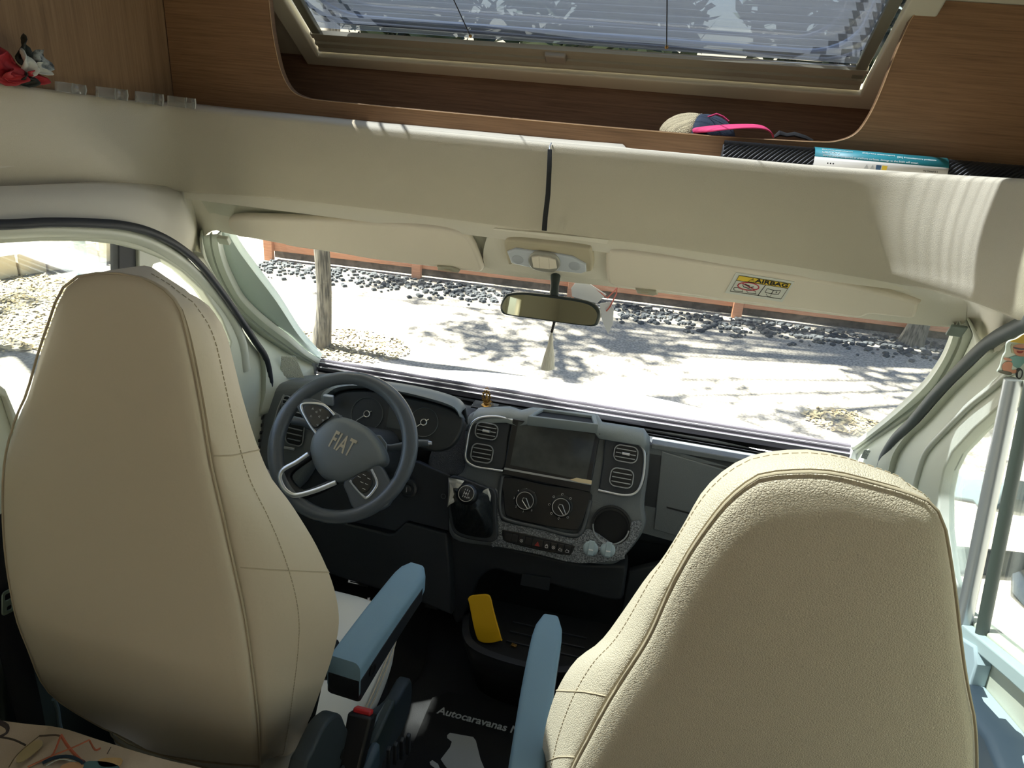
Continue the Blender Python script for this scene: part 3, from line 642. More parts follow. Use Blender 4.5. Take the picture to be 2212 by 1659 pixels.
MB().tube([fR.at(*fR.px(v.x, v.y), .0) for v in cr(rg, 5)], .012, 10, flat=.6).out('window_surround', M_['trim2'], dR, smooth=60)
# quarter light divider bar: two ribs
for (a, b, w, m, z) in (((2207, 820), (2100, 1338), .016, M_['silver2'], .012), ((2236, 820), (2128, 1362), .012, mat('green grey seal', (70, 80, 76), .6), .004), ((2190, 828), (2084, 1322), .006, M_['frame'], .0)):
    A, Bq = [fR.at(*fR.px(*p), z) for p in (a, b)]; Bq = Bq+(Bq-A)*.04; MB().tube([A, A.lerp(Bq, .5), Bq], w, 10, flat=.8).out('divider_bar', m, dR, smooth=60)
slat(fR, [(2060, 1318), (2212, 1436), (2420, 1602), (2420, 1660), (2212, 1475), (2070, 1356)], .02, .0, 'sill_strip', mat('pale blue grey door trim', (176, 196, 200), .5), dR)
slat(fR, [(2060, 1352), (2140, 1400), (2144, 1440), (2130, 1484), (2212, 1580), (2320, 1760), (2040, 1900), (2030, 1500)], .025, .0, 'upper_trim', mat('blue grey door trim', (170, 190, 200), .55), dR, .004)
slat(fR, [(2050, 1478), (2132, 1484), (2160, 1520), (2230, 1600), (2300, 1760), (2300, 2000), (2020, 2000)], .06, .0, 'lower_trim', mat('dark blue grey door pocket', (52, 66, 80), .5), dR, .012)
# exterior mirror seen through the passenger quarter window
em = thing('wing_mirror', 'large double exterior mirror outside the passenger quarter window', 'wing mirror', (1.12, 1.7, .5))
fm = Fr((1.15, 1.86, .66), (.55, -.84, 0), (0, 0, 1))
def atX(px, py, X=1.15): return at_x(px, py, X)
ym = mat('grey mirror arm', (104, 118, 120), .4)
A = [atX(*p) for p in [(2042, 1032), (2060, 1022), (2210, 1040), (2210, 1075), (2150, 1068), (2060, 1062)]]
for nm, pts, th, m in (('mirror_housing', [(2044, 1028), (2070, 1018), (2150, 1030), (2190, 1036), (2182, 1076), (2158, 1098), (2108, 1098), (2100, 1088), (2046, 1078)], .12, ym),
                       ('mirror_arm', [(2040, 1176), (2190, 1190), (2176, 1246), (2040, 1238)], .08, mat('black mirror arm', (58, 66, 64), .5)),
                       ('mirror_foot', [(2180, 1240), (2240, 1210), (2300, 1400), (2212, 1322), (2178, 1290)], .1, M_['gloss'])):
    fq = Fr((1.15, 0, 0), (0, 1, 0), (0, 0, 1)); plate(nm, fq, [fq.px(*p) for p in pts], th, m, em, bev=.012)
plate('mirror_glass', Fr((1.14, 0, 0), (0, -1, 0), (0, 0, 1)), [Fr((1.14, 0, 0), (0, -1, 0), (0, 0, 1)).px(*p) for p in [(2192, 1240), (2240, 1224), (2290, 1370), (2216, 1308), (2192, 1280)]], .005, mat('mirror glass', (200, 205, 205), .05, 1), em)

# ================================================================== dashboard
db = thing('dashboard', 'charcoal van dashboard with centre console, vents and glovebox under the windscreen', 'dashboard', (0, 1.9, .0))
def sec(x, yo=0, zo=0): return [V(x, y+yo, z+zo) for y, z in ((1.99, .745), (1.90, .772), (1.865, .775), (1.85, .768), (1.842, .752), (1.832, .70), (1.822, .60), (1.82, .52), (1.84, .47), (1.90, .42), (1.93, .30), (1.95, .14), (1.96, .0), (2.02, .0))]
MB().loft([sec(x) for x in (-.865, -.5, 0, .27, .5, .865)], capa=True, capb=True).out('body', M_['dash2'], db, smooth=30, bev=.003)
# right side: top pad and glovebox door
FG = Fr((.5, 1.838, .72), (1, 0, 0), (0, .13, 1))
MB().loft([[V(x, y, z) for y, z in ((1.91, .760), (1.885, .784), (1.855, .788), (1.842, .784), (1.840, .770), (1.86, .768), (1.90, .745))] for x in (.262, .5, .86)], cu=True, capa=True, capb=True).out('passenger_pad', M_['dash'], db, bev=.002)
plate('passenger_face', FG, [FG.px(*p) for p in [(1400, 958), (1600, 1016), (1760, 1060), (1760, 1270), (1560, 1200), (1380, 1150)]], .006, M_['dash'], db, bev=.002, z0=-.006)
plate('glovebox', FG, [FG.px(*p) for p in [(1430, 974), (1600, 1024), (1740, 1066), (1740, 1250), (1560, 1186), (1412, 1142)]], .008, M_['dash'], db, bev=.003, z0=-.002)
plate('panel_seam', FG, [FG.px(*p) for p in [(1440, 1092), (1500, 1108), (1500, 1111), (1440, 1095)]], .002, M_['black'], db, z0=.006)
plate('lower_panel', Fr((.5, 1.80, .5), (1, 0, 0), (0, .1, 1)), [Fr((.5, 1.80, .5), (1, 0, 0), (0, .1, 1)).px(*p) for p in [(1358, 1236), (1440, 1216), (1600, 1290), (1600, 1500), (1340, 1330)]], .03, M_['dash2'], db, bev=.006, z0=-.03)
# left corner: blue grey pod with outer vents
def pod(pts, Y, th, name, m, bev=.008, par=db, tilt=.2, z0=0):
    f = Fr((0, Y, .75), (1, 0, 0), (0, tilt, 1)); return plate(name, f, [f.px(*p) for p in pts], th, m, par, bev=bev, z0=z0), f
P_, f_ = pod([(v.x, v.y) for v in cr([V(x, y, 0) for x, y in [(552, 990), (556, 930), (562, 880), (574, 845), (600, 830), (650, 824), (700, 822), (720, 850), (690, 920), (680, 1000), (640, 1060), (600, 1040)]], 5, True)], 1.75, .12, 'driver_corner_pod', M_['dash'], .02, z0=-.12)
FV = f_
MB().tube([FV.at(*FV.px(*p), .006) for p in [(616, 852), (604, 880), (594, 915), (588, 950)]], .0035, 6).out('silver_strip', M_['silver'], db)
ov = MB()
for k in range(7):
    y = 868+k*16; ov.add([FV.at(*FV.px(*p), .004) for p in ((560-k*1.2, y), (574-k*1.5, y-2), (572-k*1.5, y+5), (558-k*1.2, y+7))], [(0, 1, 2, 3)])
ov.out('side_vent_slots', M_['black'], db, solid=.003)
def vent(fr, px, w, h, n, tab=True, par=db, rot=0, name='air_vent', rr_=.016):
    """vent centred on a pixel of the plane fr"""
    a, b = fr.px(*px); f2 = Fr(fr.at(a, b, 0), fr.u*math.cos(rot)+fr.v*math.sin(rot), fr.v*math.cos(rot)-fr.u*math.sin(rot))
    v = plate(name, f2, rrect(w, h, rr_), .004, M_['black'], par, bev=.001, z0=.001)
    MB().tube([f2.at(x, y, .006) for x, y in rrect(w, h, rr_)], .0019, 6, closed=True).out('ring', M_['silver2'], v, smooth=60)
    for k in range(n):
        y = h*(.5-(k+1)/(n+1)); x = w*(.36 if abs(y) > h*.25 else .42)
        MB().box(f2, 2*x, .0022, .007, 0, y, .003).out('slat', M_['silver2'], v)
    if tab: MB().box(f2, w*.36, .009, .012, 0, h*.5/2*(0 if n % 2 else 0)+.0, .004, .9, .7).out('tab', M_['silver'], v, bev=.001)
    return v
vent(FV, (640, 925), .055, .10, 5, False, rot=-.05)
MB().box(Fr(FV.at(*FV.px(627, 966), .006), FV.u, FV.v), .036, .008, .006).out('vent_lip', M_['silver'], db, bev=.001)
vent(FV, (622, 872), .03, .05, 3, False)
# instrument binnacle
FI = Fr((-.44, 1.72, .80), (1, 0, 0), (0, math.sin(.55), math.cos(.55)))
cl = cr([V(x, y, 0) for x, y in [(708, 905), (712, 868), (735, 846), (790, 842), (850, 852), (930, 868), (985, 890), (1000, 915), (978, 960), (935, 975), (870, 955), (780, 935)]], 5, True)
bz = plate('instrument_cluster', FI, [FI.px(v.x, v.y) for v in cl], .03, mat('instrument face', (30, 34, 36), .45), db, bev=.006, z0=-.034)
for (x, y, r) in ((792, 894, .046), (915, 912, .040)):
    a, b = FI.px(x, y)
    MB().tube([FI.at(p[0], p[1], -.002) for p in circ(r, 40, a, b)], .0012, 5, closed=True).out('dial_ring', mat('dial ring', (70, 76, 78), .4), bz, smooth=60)
    MB().tube([FI.at(p[0], p[1], .000) for p in circ(.0085, 20, a, b)], .0014, 5, closed=True).out('needle_hub', M_['silver'], bz, smooth=60)
    MB().tube([FI.at(a+.013, b+.010, .001), FI.at(a+.005, b+.004, .001)], .001, 5).out('needle_tail', M_['silver'], bz); MB().tube([FI.at(a-.006, b-.006, .001), FI.at(a-.026, b-.024, .001)], .0012, 5).out('needle', M_['silver'], bz)
plate('trip_display', FI, [FI.px(*p) for p in [(843, 866), (878, 872), (872, 930), (834, 922)]], .002, mat('display glass', (52, 58, 62), .3), bz, z0=-.003)
# binnacle hood: thick rounded ledge arching over the cluster
hin = cr([V(x, y, 0) for x, y in [(706, 880), (712, 853), (745, 838), (800, 838), (870, 850), (940, 868), (984, 884), (996, 902)]], 5)
hout = cr([V(x, y, 0) for x, y in [(694, 872), (698, 848), (742, 826), (790, 824), (860, 832), (930, 846), (985, 864), (1003, 884)]], 5)
n = 36; A0 = resamp([FI.at(*FI.px(v.x, v.y), .02) for v in hin], n); fo = Fr((0, 1.80, .84), (1, 0, 0), (0, 1, .4))
A1 = resamp([at_y(v.x, v.y, 1.755) for v in hout], n)
A2 = [p+V(0, .018, -.002) for p in A1]; A3 = [p+V(0, .05, -.07) for p in A1]; Ain = [p+V(0, .05, -.035) for p in A0]
MB().loft([Ain, A0, [a.lerp(b, .35)+V(0, -.012, .002) for a, b in zip(A0, A1)], [a.lerp(b, .8)+V(0, -.008, .004) for a, b in zip(A0, A1)], A1, A2, A3]).out('binnacle_hood', mat('brightened hood plastic', (112, 118, 120), .36, bump=('noise', 900, .2)), db, solid=.004, smooth=60)  # base colour raised to make up for light missing on the hood
MB().box(Fr(at_y(712, 862, 1.70), (1, 0, 0), (0, 0, 1)), .03, .03, .012).out('hood_bracket', M_['silver2'], db, bev=.003)
# ---- centre console
FC = Fr((0, 1.80, .73), (1, 0, 0), (0, math.sin(math.radians(25)), math.cos(math.radians(25))))
def cpx(L, off=0): return [FC.px(a, b, off) for a, b in L]
def csm(L, n=4, off=0): return [FC.px(v.x, v.y, off) for v in cr([V(a, b, 0) for a, b in L], n, True)]
plate('centre_stack', FC, csm([(1006, 905), (1030, 886), (1100, 886), (1150, 898), (1290, 914), (1375, 928), (1402, 950), (1402, 1010), (1392, 1090), (1396, 1128), (1384, 1160), (1352, 1200), (1320, 1222), (1250, 1216), (1150, 1196), (1060, 1182), (975, 1165), (968, 1100), (976, 1040), (1000, 1010), (1000, 950)]), .12, M_['dash'], db, bev=.012, z0=-.128)
# slope between cluster and console
plate('speckled_cheek', FC, csm([(1005, 900), (978, 936), (930, 972), (926, 1020), (985, 1030), (1005, 1010)]), .05, mat('speckled slate trim', (66, 70, 76), .35, bump=('noise', 500, .9)), db, bev=.008, z0=-.062)
# top cowl of the console
cw = [at_y(x, y, 1.84) for x, y in ((1012, 900), (1032, 884), (1100, 882), (1125, 890), (1150, 884), (1290, 900), (1300, 916), (1390, 930), (1404, 950))]
MB().loft([[p+V(0, -.03, -.03) for p in cw], cw, [p+V(0, .012, .001) for p in cw], [p+V(0, .022, -.006) for p in cw], [p+V(0, .04, -.06) for p in cw]]).out('console_cowl', mat('brightened cowl plastic', (124, 132, 134), .34, bump=('noise', 800, .2)), db, solid=.006, smooth=60)  # lighter base colour stands in for highlights on the cowl
# silver vent surrounds
def surround(pts, name='vent_surround'):
    L = csm(pts, 5, .01); cx = sum(p[0] for p in L)/len(L); cy = sum(p[1] for p in L)/len(L)
    o = plate(name, FC, L, .012, M_['dash2'], db, bev=.004, z0=-.006)
    return o, L
sv, L = surround([(1030, 904), (1062, 900), (1100, 906), (1096, 950), (1088, 1012), (1050, 1012), (1008, 1002), (1006, 960), (1014, 920)])
MB().tube([FC.at(*FC.px(v.x, v.y, .01), .008) for v in cr([V(x, y, 0) for x, y in [(1108, 908), (1070, 900), (1034, 904), (1016, 922), (1008, 960), (1006, 992), (1026, 1008), (1060, 1014), (1086, 1018)]], 5)], .0042, 8).out('silver_trim', M_['silver'], sv, smooth=60)
v1 = vent(FC.shift(0, 0, .006), (1052, 931), .064, .044, 3); v2 = vent(FC.shift(0, 0, .006), (1042, 979), .062, .05, 3, False)
sv, L = surround([(1310, 944), (1350, 948), (1392, 966), (1396, 1000), (1388, 1050), (1360, 1070), (1300, 1060), (1296, 1040), (1302, 1000)])
MB().tube([FC.at(*FC.px(v.x, v.y, .01), .008) for v in cr([V(x, y, 0) for x, y in [(1304, 944), (1345, 947), (1378, 958), (1392, 980), (1389, 1030), (1376, 1062), (1350, 1070), (1310, 1063), (1292, 1059)]], 5)], .0042, 8).out('silver_trim', M_['silver'], sv, smooth=60)
vent(FC.shift(0, 0, .006), (1352, 980), .064, .044, 3); vent(FC.shift(0, 0, .006), (1343, 1032), .062, .05, 3, False)
# screen
sc = plate('screen_housing', FC, cpx([(1109, 904), (1297, 936), (1277, 1050), (1275, 1062), (1086, 1024), (1090, 1012)]), .022, M_['gloss'], db, bev=.003, z0=-.008)
plate('display', FC, cpx([(1120, 911), (1286, 939), (1266, 1038), (1102, 1004)], .014), .0012, M_['screen'], sc, z0=.0135)
plate('chrome_line', FC, cpx([(1090, 1010), (1278, 1044), (1277, 1048), (1089, 1014)], .014), .002, M_['silver2'], sc, z0=.0137)
plate('beige_reflection', FC, cpx([(1230, 1036), (1246, 1032), (1279, 1038), (1278, 1046), (1250, 1042)], .015), .003, mat('reflected beige', (214, 196, 160), .4), sc, z0=.0145, bev=.001)  # beige patch paints a reflection along the screen bottom
# climate panel
cp = plate('climate_panel', FC, [FC.px(v.x, v.y) for v in cr([V(x, y, 0) for x, y in [(1090, 1030), (1180, 1046), (1274, 1062), (1268, 1100), (1254, 1136), (1240, 1145), (1170, 1134), (1104, 1118), (1092, 1108), (1088, 1070)]], 4, True)], .012, M_['gloss'], db, bev=.003, z0=-.004)
MB().tube([FC.at(*FC.px(v.x, v.y), .004) for v in cr([V(x, y, 0) for x, y in [(1086, 1028), (1080, 1070), (1082, 1108), (1100, 1124), (1170, 1140), (1232, 1156), (1258, 1146), (1276, 1080)]], 4)], .006, 8).out('panel_bezel', mat('satin charcoal bezel', (70, 74, 78), .35), cp, smooth=60)
for (x, y), th in (((1137, 1079), -.95), ((1214, 1093), -.95)):
    a, b = FC.px(x, y); f2 = FC.shift(a, b, .008)
    kb = MB().lathe(f2, [(.0315, 0), (.0315, .003), (.027, .005), (.0255, .016), (.0245, .018)], 36).out('temperature_knob' if x > 1200 else 'fan_knob', M_['black'], cp, smooth=50)
    MB().tube([f2.at(p[0], p[1], .0175) for p in circ(.0240, 40)], .0014, 6, closed=True).out('chrome_ring', M_['silver'], kb, smooth=60)
    c, s_ = math.cos(th), math.sin(th); P = [(-.004, .0065), (.022, .0035), (.022, -.0035), (-.004, -.0065), (-.009, 0)]
    MB().tube([f2.at(c*p-s_*q_, s_*p+c*q_, .019) for p, q_ in P], .0012, 6, closed=True).out('pointer', M_['silver'], kb)
    for i in range(7):
        t = math.radians(-50-i*43); 
        if x < 1200: text('scale_mark', f2, '01234'[i] if i < 5 else '-', .008, M_['white'], cp, a=.033*math.cos(t), b=.033*math.sin(t), z0=.0045)
        else: MB().tube([f2.at(.034*math.cos(t)+.003*math.cos(j), .034*math.sin(t)+.003*math.sin(j), .005) for j in (0, 1.2, 2.4, 3.6, 4.8)], .0005, 4, closed=(i % 2 == 0)).out('scale_symbol', M_['white'], cp)
# speckled lower surround with switch row, cup holder, sockets
ch = FC.px(1320, 1136)
plate('speckled_surround', FC, [FC.px(v.x, v.y) for v in cr([V(x, y, 0) for x, y in [(1066, 1064), (1078, 1066), (1080, 1112), (1094, 1128), (1170, 1144), (1236, 1162), (1258, 1154), (1268, 1142), (1292, 1152), (1330, 1176), (1358, 1160), (1364, 1128), (1386, 1128), (1378, 1160), (1350, 1198), (1342, 1208), (1250, 1216), (1160, 1196), (1080, 1180), (1062, 1172)]], 3, True)], .008, M_['grain'], db, bev=.001, z0=-.002)
MB().lathe(FC.shift(ch[0], ch[1], 0), [(.056, -.004), (.056, .0045), (.051, .005), (.049, -.002), (.047, -.0025)], 36).out('cup_holder', mat('cup holder black', (24, 26, 28), .5), db, smooth=40)
MB().lathe(FC.shift(ch[0], ch[1], 0), [(.046, -.001), (.044, -.0005)], 36, b=-.004).out('cup_holder_well', M_['matt'], db, smooth=40)
MB().tube([FC.at(ch[0]+.049*math.cos(t), ch[1]+.049*math.sin(t), .006) for t in [math.pi*(1.02+.96*i/24) for i in range(25)]], .0022, 6).out('cup_holder_lip', M_['silver2'], db, smooth=60)
sw = plate('switch_row', FC, [FC.px(v.x, v.y) for v in cr([V(x, y, 0) for x, y in [(1086, 1146), (1094, 1144), (1160, 1158), (1236, 1176), (1240, 1184), (1234, 1196), (1224, 1198), (1160, 1186), (1096, 1170), (1087, 1160)]], 3, True)], .006, M_['black'], db, bev=.002, z0=.002)
A = Vector((*FC.px(1092, 1157), 0)); Bq = Vector((*FC.px(1234, 1187), 0)); ws = [1, 1, 1, 1, 1.7, 1, 1, 1, 1]; tot = sum(ws); acc = 0
dv = (Bq-A); fsw = Fr(FC.at(A.x, A.y, .008), FC.u*dv.x+FC.v*dv.y, FC.v*dv.x-FC.u*dv.y); LL = dv.length
for i, w_ in enumerate(ws):
    cx_ = LL*(acc+w_/2)/tot; acc += w_
    bt = MB().box(fsw, LL*w_/tot-.0012, .024, .005, cx_, 0, 0, .94, .9).out('switch', M_['black'], sw, bev=.0008)
    f3 = fsw.shift(cx_, -.002, .0052)
    if i == 4: MB().tube([f3.at(*p, 0) for p in ((-.006, -.005), (.006, -.005), (0, .006))], .0011, 5, closed=True).out('hazard_triangle', M_['red'], bt); plate('hazard_fill', f3, [(-.004, -.004), (.004, -.004), (0, .004)], .0006, mat('dark red', (150, 50, 44), .5), bt)
    elif i in (5, 6, 7, 8, 2):
        sy = MB()
        if i == 5: sy.tube([f3.at(*p, 0) for p in rrect(.007, .006, .001, 2, 0, -.002)], .0006, 4, closed=True); sy.tube([f3.at(.0025*math.cos(t), .001+.004*math.sin(t), 0) for t in [math.pi*k/6 for k in range(7)]], .0006, 4)
        elif i in (6, 2): sy.tube([f3.at(*p, 0) for p in circ(.004, 14)], .0006, 4, closed=True); sy.tube([f3.at(0, -.0015, 0), f3.at(0, .0015, 0)], .0008, 4)
        else: sy.tube([f3.at(*p, 0) for p in ((-.005, -.004), (-.001, .003), (.001, -.001), (.004, .001), (.005, -.004))], .0007, 4); sy.tube([f3.at(-.004, -.0055, 0), f3.at(.005, -.0055, 0)], .0005, 4)
        sy.out('symbol', M_['white'], bt)
for x, y in ((1276, 1184), (1313, 1187)):
    a, b = FC.px(x, y); f2 = FC.shift(a, b, 0)
    so_ = MB().lathe(f2, [(.021, -.002), (.021, .006), (.018, .008), (.0175, .014), (.015, .0155)], 28).out('power_socket', M_['cap'], db, smooth=40)
    MB().box(f2, .016, .040, .004, .002, .004, .0155).out('socket_flap', M_['cap'], so_, bev=.0015); MB().box(f2, .012, .003, .001, .002, -.001, .0196).out('socket_print', M_['white'], so_)
# phone tray on the console top
tr = [(1168, 882), (1286, 897), (1292, 918), (1140, 900)]
ft = Fr((0, 1.86, .846), (1, 0, 0), (0, 1, .05)); tq = [ft.px(*p) for p in tr]; cxx = sum(p[0] for p in tq)/4; cyy = sum(p[1] for p in tq)/4
tin = [(cxx+(p[0]-cxx)*.88, cyy+(p[1]-cyy)*.74) for p in tq]
ty = plate('phone_tray', ft, tq, .03, mat('grey tray', (128, 136, 138), .35), db, holes=[tin], bev=.003, z0=-.028); plate('tray_floor', ft, tin, .002, M_['black'], ty, z0=-.008)
MB().tube([ft.at(cxx+.012*math.cos(t), cyy-.02+.012*math.sin(t), -.01) for t in [math.pi*k/8 for k in range(9)]], .0015, 6).out('cable_loop', M_['white'], ty)
# ---- lower console, knee panels, tray, footwell
FL2 = Fr((0, 1.745, .45), (1, 0, 0), (0, .12, 1))
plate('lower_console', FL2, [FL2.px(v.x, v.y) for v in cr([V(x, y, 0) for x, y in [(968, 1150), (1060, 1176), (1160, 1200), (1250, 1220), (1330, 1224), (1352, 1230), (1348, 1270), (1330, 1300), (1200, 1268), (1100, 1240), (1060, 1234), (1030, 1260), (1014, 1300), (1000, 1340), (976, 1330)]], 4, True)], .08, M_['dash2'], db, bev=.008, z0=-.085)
plate('lid', FL2, [FL2.px(*p) for p in [(1128, 1238), (1190, 1248), (1186, 1275), (1124, 1263)]], .003, M_['dash2'], db, bev=.001)
FK = Fr((0, 1.72, .5), (1, 0, 0), (0, .25, 1))
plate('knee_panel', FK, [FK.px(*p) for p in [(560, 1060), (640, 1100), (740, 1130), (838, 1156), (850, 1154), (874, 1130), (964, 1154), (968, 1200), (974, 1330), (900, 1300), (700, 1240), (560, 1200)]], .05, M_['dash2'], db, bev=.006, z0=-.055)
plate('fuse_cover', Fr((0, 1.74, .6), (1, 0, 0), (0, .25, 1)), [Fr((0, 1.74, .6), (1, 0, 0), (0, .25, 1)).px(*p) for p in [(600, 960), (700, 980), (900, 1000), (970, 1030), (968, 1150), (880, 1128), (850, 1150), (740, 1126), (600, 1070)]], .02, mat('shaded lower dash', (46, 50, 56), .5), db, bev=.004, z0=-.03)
kf = Fr((0, 1.74, .6), (1, 0, 0), (0, .25, 1)); a, b = kf.px(881, 1055)
ig = MB().lathe(kf, [(.028, -.02), (.028, .004), (.022, .006), (.020, .001), (.013, .001), (.013, .008), (.011, .009)], 28, a, b).out('ignition_barrel', mat('ignition ring', (52, 56, 60), .35), db, smooth=40)
MB().box(kf, .002, .016, .003, a, b, .009).out('key_slot', M_['silver'], ig); a, b = kf.px(956, 1074); MB().tube([kf.at(p[0], p[1], -.008) for p in circ(.007, 16, a, b)], .0012, 5, closed=True).out('dial_mark', mat('faint ring', (110, 116, 120), .4), db)
for sx in (-1, 1): MB().box(Fr((0, 1.96, .22), (1, 0, 0), (0, 0, 1)), .01, .4, .4, sx*.86, 0).out('footwell_side', M_['floor'], db)
# floor tray of the console
ot = thing('floor_tray', 'black moulded storage tray below the centre console', 'storage tray', (0, 1.6, 0))
to = cr([at_z(x, y, .25) for x, y in [(1000, 1330), (1000, 1370), (1022, 1402), (1100, 1432), (1200, 1452), (1280, 1440), (1330, 1400), (1350, 1340)]], 5)
c_ = sum(to, Vector())/len(to)
R0 = [V(p.x+(c_.x-p.x)*.1, p.y+.09, .0) for p in to]; R1 = [V(p.x, p.y, .235) for p in to]; R1b = [V(p.x, p.y, .25) for p in to]; R2 = [V(p.x+(c_.x-p.x)*.06, p.y+.02, .25) for p in to]; R3 = [V(p.x+(c_.x-p.x)*.09, p.y+.028, .20) for p in to]
MB().loft([R0, R1, R1b, R2, R3]).out('wall', mat('tray plastic', (22, 24, 27), .45), ot, solid=.003, smooth=50)
MB().prism(Fr((0, 0, .195), (1, 0, 0), (0, 1, 0)), [(p.x, p.y) for p in R3]+[(.22, 1.76), (-.2, 1.76)], 0, .006).out('base', M_['matt'], ot)
for k in range(3): MB().box(Fr((.06, 1.60+.04*k, .203), (1, 0, 0), (0, 1, 0)), .22, .004, .004).out('rib', M_['dash2'], ot)
yt = plate('dustpan', (fy := Fr(at_y(1049, 1340, 1.60), (1, 0, 0), (0, .35, 1))), [fy.px(v.x, v.y) for v in cr([V(x, y, 0) for x, y in [(1014, 1300), (1012, 1291), (1020, 1285), (1040, 1283), (1053, 1283), (1061, 1290), (1068, 1320), (1084, 1378), (1082, 1382), (1060, 1387), (1038, 1384), (1029, 1370), (1020, 1330)]], 3, True)], .008, M_['yellow'], bev=.002)
tag(yt, 'bright yellow rounded plastic scraper standing in the black floor tray', 'scraper'); yt.name = 'plastic_scraper'
gc = MB().box(Fr(at_z(1110, 1396, .204), (1, -.2, 0), (.2, 1, 0)), .016, .010, .006).out('brass_clip', M_['gold'], bev=.001); tag(gc, 'tiny brass clip lying in the black floor tray', 'clip')

# ================================================================== sun visors, reading lamp, mirror
FVz = Fr((0, 1.565, 1.30), (1, 0, 0), (0, -.50, .85))
def vis(pts, name, label):
    o_ = thing(name, label, 'sun visor', FVz.at(FVz.px(*pts[0])[0], 0, 0))
    L = [FVz.px(v.x, v.y) for v in cr([V(x, y, 0) for x, y in pts], 4, True)]
    b = plate('flap', FVz, L, .022, M_['visor'], o_, bev=.008, z0=-.004, smooth=50); return o_, b
vL, bL = vis([(498, 470), (520, 459), (600, 460), (700, 464), (850, 472), (950, 481), (1005, 494), (1026, 516), (1044, 560), (1047, 572), (1036, 577), (1000, 573), (900, 562), (800, 549), (735, 537), (640, 524), (600, 512), (556, 506), (516, 499)], 'sun_visor', 'beige sun visor folded up on the driver side, without a sticker')
vR, bR = vis([(1311, 545), (1317, 534), (1334, 530), (1420, 540), (1595, 566), (1728, 584), (1850, 606), (1978, 636), (1983, 645), (1978, 666), (1966, 675), (1920, 671), (1878, 667), (1852, 674), (1780, 664), (1700, 653), (1569, 637), (1418, 617), (1345, 610), (1322, 604), (1313, 590)], 'sun_visor', 'beige sun visor on the passenger side carrying an airbag warning sticker')
for vs_, pts in ((vL, [(950, 560), (982, 562), (1000, 569), (996, 574), (952, 568)]), (vR, [(1376, 608), (1420, 612), (1424, 619), (1414, 622), (1380, 617)])):
    c = plate('visor_clip', FVz, [FVz.px(*p) for p in pts], .006, mat('clip beige', (176, 172, 152), .5), vs_, bev=.002, z0=.018); plate('clip_slot', FVz, [FVz.px(*((Vector(p)+(Vector(pts[0])+Vector(pts[3]))/2*2)/3)) for p in pts], .001, M_['seam'], c, z0=.0242)
# airbag sticker
FS2 = FVz.shift(0, 0, .0185)
def sp(L, off=0): return [FS2.px(a, b, off) for a, b in L]
stk = plate('warning_sticker', FS2, sp([(1590, 588), (1716, 608), (1690, 652), (1566, 632)]), .0008, mat('white sticker', (226, 226, 216), .4), vR)
def quad(u, v):                                               # place inside the sticker, 0..1
    a, b, c, d = [Vector(p) for p in sp([(1597, 594), (1709, 612), (1687, 645), (1577, 628)])]
    return a.lerp(b, u).lerp(d.lerp(c, u), v)
plate('yellow_band', FS2, [quad(*p) for p in ((0, 0), (1, 0), (1, .30), (0, .30))], .0004, mat('sticker yellow', (240, 206, 60), .4), stk, z0=.0008)
bm_ = MB()
def ln(P, r=.0007, closed=False): bm_.tube([FS2.at(*quad(*p), .0013) for p in P], r, 4, closed)
ln([(0, 0), (1, 0), (1, 1), (0, 1)], .0007, True); ln([(0, .3), (1, .3)]); ln([(.57, .3), (.55, 1)])
for dx in (.26, .68): pass
ln([(.22, .27), (.28, .04), (.34, .27)], .0007, True); ln([(.28, .1), (.28, .2)], .0006)
ln([(.64, .5), (.77, .55), (.90, .5), (.90, .74), (.77, .78), (.64, .74)], .0007, True); ln([(.77, .55), (.77, .78)]); ln([(.84, .6), (.84, .68)], .0009)
ln([(.68, .82), (.72, .95), (.78, .95), (.78, .84)], .0005)
for a in (.04, .3): ln([(a, .76), (a+.06, .72), (a+.16, .78), (a+.2, .92), (a+.05, .94), (a, .84)], .0006, True)
ln([(.16, .5), (.2, .62), (.3, .66), (.38, .52)], .0009); ln([(.2, .45), (.3, .52)], .0012)
bm_.out('black_print', M_['black'], stk)
e1 = quad(.28, .55); uu = quad(.56, .55)-quad(.0, .55); vv = quad(.28, .33)-quad(.28, .78)
rm = MB(); E_ = [FS2.at(*(e1+uu*.36*math.cos(t)+vv*.5*math.sin(t)), .0014) for t in [2*math.pi*k/28 for k in range(28)]]; rm.tube(E_, .0012, 5, True); rm.tube([E_[11], E_[25]], .001, 5); rm.out('prohibition_ring', mat('sticker red', (206, 70, 84), .4), stk)
ud = (quad(1, .15)-quad(0, .15)); ang = math.atan2(ud.y, ud.x); tc_ = quad(.66, .15)
text('airbag_lettering', FS2, 'AIRBAG', .0140, M_['black'], stk, rot=ang, a=tc_.x, b=tc_.y, z0=.0013, bold=.0004, xs=1.3)
